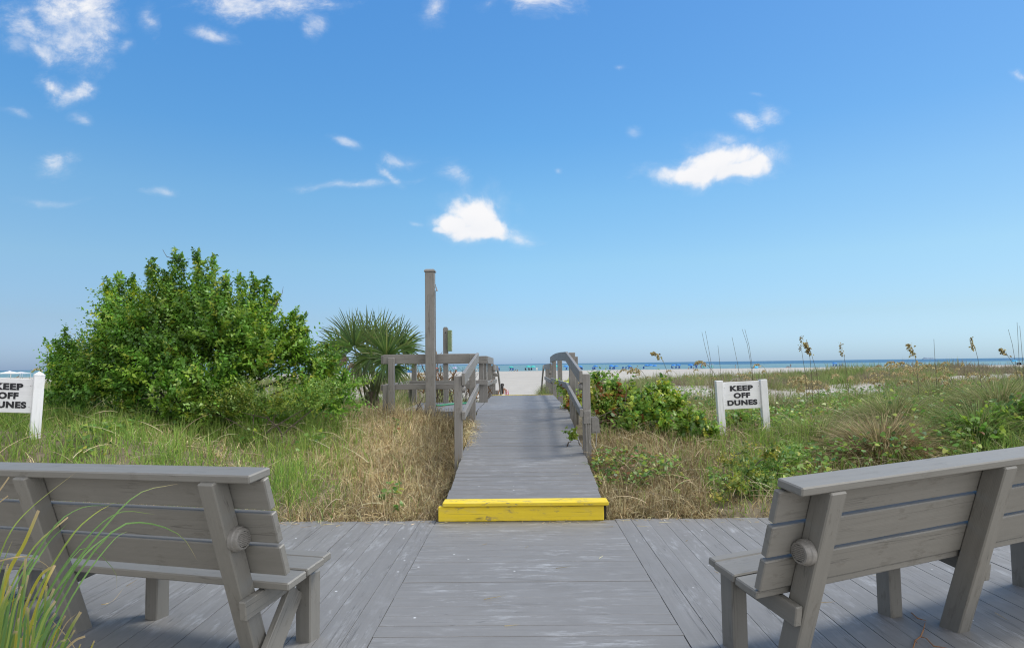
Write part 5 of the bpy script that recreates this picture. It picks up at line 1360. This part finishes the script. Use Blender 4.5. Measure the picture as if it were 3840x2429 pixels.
def person(b, label, pose, wear, hair=True, turn=0., group=None):
    """pose: 'walk' or 'sit'"""
    root = empty('person', b, label, 'person', group)
    c_, s_ = math.cos(turn), math.sin(turn)
    T = lambda x, y, z: np.asarray(b) + V(x * c_ - y * s_, x * s_ + y * c_, z)
    if pose == 'walk':
        J = dict(pel=(0, 0, .93), wa=(0, .01, 1.08), ch=(0, .02, 1.27), nk=(0, .03, 1.42), nk2=(0, .045, 1.49), hd=(0, .06, 1.58), ht=(0, .05, 1.66),
                 hl=(-.09, 0, .88), kl=(-.10, .12, .49), al=(-.10, -.02, .08), tl=(-.10, .12, .03), hr=(.09, 0, .88), kr=(.10, .03, .49), ar=(.11, -.16, .11), tr=(.11, -.04, .03),
                 sl=(-.16, .02, 1.38), el=(-.25, -.02, 1.12), wl=(-.21, .12, .92), fl=(-.20, .17, .84), sr=(.16, .02, 1.38), er=(.25, .0, 1.14), wr=(.22, .14, 1.22), fr=(.20, .20, 1.25))
    else:
        J = dict(pel=(0, 0, .12), wa=(0, -.06, .28), ch=(0, -.10, .46), nk=(0, -.1, .60), nk2=(0, -.09, .67), hd=(0, -.07, .77), ht=(0, -.08, .85),
                 hl=(-.1, .06, .12), kl=(-.13, .40, .38), al=(-.13, .62, .06), tl=(-.13, .74, .04), hr=(.1, .06, .12), kr=(.14, .44, .30), ar=(.15, .72, .06), tr=(.15, .84, .05),
                 sl=(-.17, -.1, .56), el=(-.25, .02, .34), wl=(-.18, .24, .34), fl=(-.15, .32, .36), sr=(.17, -.1, .56), er=(.28, -.16, .30), wr=(.29, -.2, .06), fr=(.29, -.12, .03))
    RD = dict(pel=(.15, .11), wa=(.12, .09), ch=(.15, .10), nk=(.055, .055), nk2=(.05, .05), hd=(.085, .10), ht=(.06, .07), hl=.085, kl=.055, al=.038, tl=.03, hr=.085, kr=.055, ar=.038, tr=.03, sl=.052, el=.038, wl=.027, fl=.03, sr=.052, er=.038, wr=.027, fr=.03)
    ks = list(J); nodes = [(T(*J[k]), RD[k]) for k in ks]
    E_ = [('pel', 'wa'), ('wa', 'ch'), ('ch', 'nk'), ('nk', 'nk2'), ('nk2', 'hd'), ('hd', 'ht'), ('pel', 'hl'), ('hl', 'kl'), ('kl', 'al'), ('al', 'tl'), ('pel', 'hr'), ('hr', 'kr'), ('kr', 'ar'), ('ar', 'tr'), ('ch', 'sl'), ('sl', 'el'), ('el', 'wl'), ('wl', 'fl'), ('ch', 'sr'), ('sr', 'er'), ('er', 'wr'), ('wr', 'fr')]
    skin_body('body', nodes, [(ks.index(a), ks.index(c)) for a, c in E_], FB['skin'], root)
    up = lambda k, dz=0., g=0.: np.array(T(*J[k])) + V(0, 0, dz)
    sh_ = MB(); P0 = np.array(T(*J['pel']))
    sh_.lathe(P0 + V(0, 0, -.10), V(0, 0, 1), [(.175, 0), (.185, .06), (.172, .14), (.15, .20)], 14); sh_.build('shorts', FB[wear], root, smooth=True)
    hd = np.array(T(*J['hd'])); fw = V(-s_, c_, 0); sd_ = V(c_, s_, 0)
    for sg in (-1, 1): MB().lathe(hd + fw * .088 + sd_ * sg * .033 + V(0, 0, .005), fw, [(.013, 0), (.008, .006)], 8).build('eye', FB['dark'], root)
    MB().prism([hd + fw * .09 + sd_ * a + V(0, 0, z_) for a, z_ in ((-.014, -.03), (.014, -.03), (.004, .015), (-.004, .015))], fw, .022).build('nose', FB['skin'], root)
    if hair:
        h_ = MB(); h_.lathe(hd - fw * .02 + V(0, 0, .015), unit(V(0, 0, 1) - fw * .3), [(.092, -.05), (.112, .0), (.105, .05), (.07, .095), (.01, .112)], 14)
        L_ = .58 if pose == 'walk' else .3
        h_.tube([hd - fw * .06 + V(0, 0, .04), hd - fw * .105 - V(0, 0, .08), hd - fw * .135 - V(0, 0, L_ * .5), hd - fw * .14 - V(0, 0, L_ * .85), hd - fw * .13 - V(0, 0, L_)], [.08, .085, .085, .065, .02], 10)
        h_.build('hair', FB['hair'], root, smooth=True)
    return root, T, J


pb_ = at(1884, 1480, 41.0); pb_ = V(pb_[0], 41.0, float(H(pb_[0], 41.0)))
pr, T_, J_ = person(pb_ + V(0, 0, .0), 'woman with long black hair and white shorts walking down to the beach', 'walk', 'shorts', True, -.15)
tw = MB(); h0 = np.array(T_(*J_['fr'])); 
tq = []
for i in range(6):
    for j in range(5):
        u = j / 4 - .5; v_ = i / 5
        tq.append(h0 + V(u * (.16 + .22 * v_) + .05, .05 * math.sin(j * 2.2 + i * .4) + .02, .06 - .9 * v_))
tw.add(tq, [[i * 5 + j, i * 5 + j + 1, (i + 1) * 5 + j + 1, (i + 1) * 5 + j] for i in range(5) for j in range(4)])
tw.add(np.array(tq) + V(0, .012, 0), [[i * 5 + j, (i + 1) * 5 + j, (i + 1) * 5 + j + 1, i * 5 + j + 1] for i in range(5) for j in range(4)])
tmat, tt_ = newmat('striped_pink_towel')
gw = tt_.n('ShaderNodeTexWave', None, Vector=attr(tt_, 'gc').outputs['Vector'], Scale=3.2, Distortion=2.5)
out(tt_, tt_.n('ShaderNodeBsdfPrincipled', None, Base__Color=tt_.mix(tt_.ramp(gw.outputs['Fac'], (.45, 0), (.6, 1)), (.62, .03, .16), (.75, .72, .72)), Roughness=.9))
tag(tw.build('beach_towel', tmat, loc=h0), 'pink and white towel hanging from the hand of the walking woman', 'towel')
PE = [(2952, 'orange', 'sunburnt bather sitting on the sand, left of two over the right dune', 288, 'sit'), (2959, 'orange', 'bather in orange sitting close beside the first one', 287, 'sit'), (2966, 'dark', 'dark figure standing right of the two seated bathers', 289, 'walk'), (1932, 'shorts', 'pale bather lying back on the sand right of the lone teal umbrella', 289, 'sit'), (1940, 'dark', 'second bather on the sand right of the lone teal umbrella', 289, 'sit'),
      (2583, 'dark', 'dark seated figure under the bright blue umbrella beside the navy one', 289, 'sit'), (2602, 'navy', 'figure in navy between the bright blue and the navy umbrella', 289, 'sit'), (2758, 'shorts', 'figure in white at the water, left of the curved bare stalk', 292, 'walk'), (68, 'dark', 'dark figure seated in front of the grey canopy tent', 280, 'sit'), (1640, 'red', 'seated figure in red below the faded red umbrella', 289, 'sit'), (1690, 'navy', 'figure in navy left below the lavender umbrella', 289, 'sit'), (1712, 'pink', 'figure in pink right below the lavender umbrella', 289, 'sit')]
for px, c, lab, D, pose in PE: person(on_beach(px, D), lab, pose, c, True, rng.uniform(-1, 1) + 2.5, 'people on the far beach')

# far ship on the horizon, a gull in the air
b = at(3484, 1341, 7000.); b[2] = -1.8
sp_ = empty('distant_ship', b, 'long pale ship on the horizon right of the hooked sea oat', 'ship')
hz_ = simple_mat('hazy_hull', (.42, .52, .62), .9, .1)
m_ = MB(); m_.prism([b + V(x_, 0, z_) for x_, z_ in ((-60, 0), (56, 0), (64, 9), (-62, 8))], V(0, 1, 0), 16); m_.build('hull', hz_, sp_)
m_ = MB(); m_.box(b + V(-40, 8, 14), V(1, 0, 0), V(0, 1, 0), V(0, 0, 1), (11, 6, 6.5), .5); m_.build('bridge', hz_, sp_)
m_ = MB()
for x_ in (-15, 5, 25, 45): m_.box(b + V(x_, 8, 11.5), V(1, 0, 0), V(0, 1, 0), V(0, 0, 1), (7, 6, 3), .3)
m_.build('cargo', hz_, sp_)
b = at(1994, 1347, 330.); gl_ = empty('gull', b, 'tiny dark gull flying low over the sea between the handrails', 'bird')
bm_ = MB(); bm_.lathe(b + V(-.16, 0, 0), V(1, 0, .05), [(.005, 0), (.045, .08), (.055, .18), (.03, .29), (.012, .36)], 8)
for sg in (-1, 1): bm_.add([b + V(-.04, 0, .02), b + V(.08, 0, .02), b + V(.06, sg * .22, .12), b + V(-.03, sg * .22, .12), b + V(-.10, sg * .5, .06)], [[0, 1, 2, 3], [3, 2, 4]])
bm_.build('body', FB['dark'], gl_)
MB().tube([b + V(.19, 0, .01), b + V(.25, 0, 0)], [.012, .002], 5).build('beak', FB['orange'], gl_)
# ------------------------------------------------------------------ ornamental grass in the near left corner
og = empty('ornamental_grass', V(-1.15, 1.62, -.25), 'clump of long arching green and yellow grass blades in the near left corner', 'ornamental grass')


def blade_path(pts, D, w, col, tip, name='grass_blade'):
    """pts in the photograph's pixels give the blade's course at its own distance"""
    P_ = [at(a, b, D + dd) for a, b, dd in pts]
    P_ = np.array(P_)
    # smooth the course
    t_ = np.linspace(0, len(P_) - 1, 14); i = np.clip(t_.astype(int), 0, len(P_) - 2); f = t_ - i
    pm = np.vstack([2 * P_[0] - P_[1], P_, 2 * P_[-1] - P_[-2]])
    p0, p1, p2, p3 = pm[i], pm[i + 1], pm[i + 2], pm[i + 3]; f = f[:, None]
    C_ = .5 * (2 * p1 + (p2 - p0) * f + (2 * p0 - 5 * p1 + 4 * p2 - p3) * f ** 2 + (3 * p1 - p0 - 3 * p2 + p3) * f ** 3)
    n = len(C_); vs, cs = [], []
    sd_ = None
    for k in range(n):
        d = unit(C_[min(k + 1, n - 1)] - C_[max(k - 1, 0)]); s_ = np.cross(d, V(.15, -1, .25)); s_ = unit(s_)
        u = k / (n - 1); ww = w * .8 * (1 - .25 * u if tip is not None and len(tip) == 4 else (1 - u ** 2.2) * .98 + .02) * .5
        m = unit(np.cross(s_, d))
        vs += [C_[k] - s_ * ww, C_[k] + m * ww * .35, C_[k] + s_ * ww]
        q = np.clip((u - .72) / .28, 0, 1); c = np.array(col) * (1 - q) + np.array(tip[:3]) * q
        cs += [c, c * .92, c]
    loops, starts = [], []
    for k in range(n - 1):
        for j in range(2):
            starts.append(len(loops)); loops += [k * 3 + j, k * 3 + j + 1, (k + 1) * 3 + j + 1, (k + 1) * 3 + j]
    return np.array(vs), np.array(loops), np.array(starts), np.array(cs)


GR, YG, YE, TN = (.16, .29, .085), (.27, .36, .08), (.47, .43, .06), (.52, .40, .22)
CUT = (.55, .42, .24, 1)
BL = [  # course, width, colour, tip
    ([(60, 2560, 0), (200, 2230, .1), (380, 1990, .2), (520, 1850, .3), (668, 1813, .4)], .0085, GR, TN), ([(40, 2540, 0), (190, 2200, .1), (330, 2010, .15), (450, 1920, .2), (583, 1928, .25)], .0065, GR, YG),
    ([(90, 2560, 0), (260, 2200, .1), (430, 1985, .2), (560, 1962, .3), (680, 2010, .35), (740, 2100, .4)], .0075, GR, TN), ([(110, 2560, 0), (280, 2220, .1), (420, 2030, .2), (480, 1990, .25)], .006, GR, YG),
    ([(20, 2540, 0), (120, 2260, .05), (260, 2020, .1), (350, 1930, .15), (420, 1888, .2)], .008, YG, YE), ([(10, 2540, 0), (70, 2220, .05), (190, 1990, .1), (300, 1905, .15), (415, 1893, .2)], .006, GR, GR),
    ([(-40, 2500, 0), (20, 2180, 0), (90, 2040, 0), (145, 1912, 0)], .013, YE, CUT), ([(-60, 2480, 0), (0, 2290, 0), (120, 2060, .05), (255, 1938, .1)], .007, YG, CUT),
    ([(-40, 2200, 0), (30, 2010, 0), (120, 1900, .05), (288, 1767, .1)], .005, YG, TN), ([(-50, 1900, 0), (-10, 1850, 0), (34, 1788, 0)], .006, TN, CUT), ([(-50, 1940, 0), (-10, 1890, 0), (30, 1858, 0)], .005, TN, CUT),
    ([(-20, 2200, 0), (15, 2100, 0), (48, 2022, 0)], .004, YG, TN), ([(20, 2540, 0), (90, 2290, 0), (150, 2160, 0), (205, 2120, 0)], .011, YE, CUT), ([(20, 2540, 0), (60, 2350, 0), (85, 2200, 0), (97, 2092, 0)], .010, YG, CUT),
    ([(60, 2540, 0), (120, 2330, 0), (170, 2190, 0), (206, 2118, .02)], .010, YE, CUT), ([(170, 2560, 0), (220, 2450, 0), (262, 2360, 0), (303, 2292, 0)], .012, YG, CUT), ([(170, 2560, 0), (235, 2440, .02), (280, 2360, .03)], .008, GR, CUT),
    ([(100, 2560, 0), (118, 2420, 0), (124, 2345, 0)], .006, YE, CUT), ([(60, 2560, 0), (72, 2460, 0), (80, 2390, 0)], .008, TN, CUT), ([(90, 2560, 0), (125, 2430, 0), (160, 2370, 0)], .008, TN, CUT), ([(140, 2560, 0), (165, 2430, 0), (188, 2365, 0)], .007, TN, CUT),
    ([(320, 2540, 0), (335, 2450, 0), (354, 2400, 0)], .006, YE, CUT), ([(280, 2540, 0), (290, 2450, 0), (302, 2413, 0)], .005, YE, CUT), ([(-30, 2540, 0), (10, 2400, 0), (40, 2325, 0)], .009, YG, CUT), ([(20, 2540, 0), (60, 2360, 0), (80, 2260, 0)], .011, YE, CUT),
    ([(0, 2560, 0), (140, 2300, .1), (240, 2130, .15), (330, 2050, .2), (430, 2140, .3), (437, 2210, .3)], .004, GR, TN), ([(0, 2540, 0), (60, 2250, 0), (170, 2050, .1), (255, 1960, .1)], .009, GR, GR), ([(-30, 2540, 0), (40, 2240, 0), (140, 2060, .1), (230, 1950, .1)], .008, GR, YG),
    ([(60, 2560, 0), (190, 2290, .1), (300, 2100, .1), (400, 2010, .2), (440, 1990, .25)], .008, GR, GR), ([(50, 2540, 0), (150, 2300, .05), (260, 2150, .1), (345, 2045, .2)], .009, GR, YG), ([(-60, 2360, 0), (20, 2270, 0), (70, 2240, 0), (110, 2238, 0)], .008, YG, YG),
    ([(-30, 2110, 0), (60, 2088, 0), (120, 2090, .05), (170, 2115, .1), (200, 2150, .1)], .0045, TN, TN), ([(200, 2600, 0), (300, 2480, 0), (200, 2330, -.02), (160, 2345, 0)], .003, TN, TN), ([(380, 2265, .3), (400, 2262, .3), (430, 2245, .35), (465, 2200, .4)], .003, TN, TN)]
parts_ = [blade_path(p, 1.70 + rng.uniform(-.08, .08), w, c, t_) for p, w, c, t_ in BL]
for k in range(70):     # the crowded foot of the clump
    x0 = rng.uniform(-160, 160); x1 = x0 + rng.uniform(-10, 190); y1 = rng.uniform(2150, 2420) - .5 * max(0, 120 - x1) + .35 * max(0, x1 - 100)
    cut = rng.uniform() < .45
    c = [GR, YG, YE, TN][rng.choice(4, p=[.4, .28, .14, .18])]
    parts_.append(blade_path([(x0, 2580, 0), ((x0 * .6 + x1 * .4), 2470, 0), (x0 * .25 + x1 * .75, (2440 + y1 * 2) / 3, 0), (x1, y1, .0)], 1.66 + rng.uniform(-.2, .16), rng.uniform(.005, .011), np.array(c) * rng.uniform(.8, 1.15), CUT if cut else c))
mesh_np('blades', *cat_geo(parts_), M['grass'], og)
x, y = rng.normal(-1.2, .16, 900), rng.normal(1.66, .13, 900)
az = rng.uniform(0, 6.28, 900); tl = np.abs(rng.normal(0, .3, 900))
mesh_np('basal_leaves', *ribbon_geo(np.stack([x, y, np.full(900, -.27)], 1), np.stack([np.cos(az) * np.sin(tl), np.sin(az) * np.sin(tl), np.cos(tl)], 1), rng.uniform(.3, .62, 900), rng.uniform(.2, .8, 900), rng.uniform(.005, .010, 900), pick(900, [GR, YG, YE, TN], [4, 2.5, 1, 2]), None, 5), M['grass'], og)

# pale low bench half hidden behind the grass
lb = empty('low_bench', V(-3.35, 3.95, 0), 'pale grey low bench end just visible past the left bench leg', 'bench')
c = at(70, 2112, 3.95)
X_ = unit(V(1, -.12, 0)); Y_ = V(.12, .99, 0)
m_ = MB()
for k in range(2): m_.box(c + Y_ * (.07 + .148 * k) - X_ * (.45 + .02 * k) - V(0, 0, .02), X_, Y_, V(0, 0, 1), (.62, .07, .019), .008)
m_.build('seat', paint_mat('pale_bench_paint', (.42, .42, .43), .5, .3, .4, .2, dirtcol=(.3, .3, .28)), lb)
for sx in (-.05, -.9):
    m_ = MB(); q = c + X_ * sx + Y_ * .14; m_.box(V(q[0], q[1], (c[2] - .04) / 2), V(0, 0, 1), X_, Y_, ((c[2] - .04) / 2, .044, .044), .005); m_.build('leg', M['bench'], lb)
# dead twigs on the deck by the right bench
tw_ = MB()
for q in ([(3424, 2429), (3432, 2400), (3452, 2385), (3474, 2392)], [(3452, 2385), (3462, 2362), (3470, 2330)], [(3432, 2400), (3440, 2410)], [(3418, 2296), (3440, 2316), (3474, 2326)], [(3474, 2392), (3500, 2420), (3552, 2428)]):
    P_ = []
    for a, b in q:
        d = ray(a, b); P_.append(V(0, 0, CH) + d * ((.012 - CH) / d[2]))
    tw_.tube(P_, [.003] * (len(P_) - 1) + [.0012], 5)
tag(tw_.build('dead_twig', simple_mat('rusty_twig', (.32, .15, .06), .8, .3), loc=P_[0]), 'rust coloured dried twig lying on the deck beside the right bench leg', 'twig')
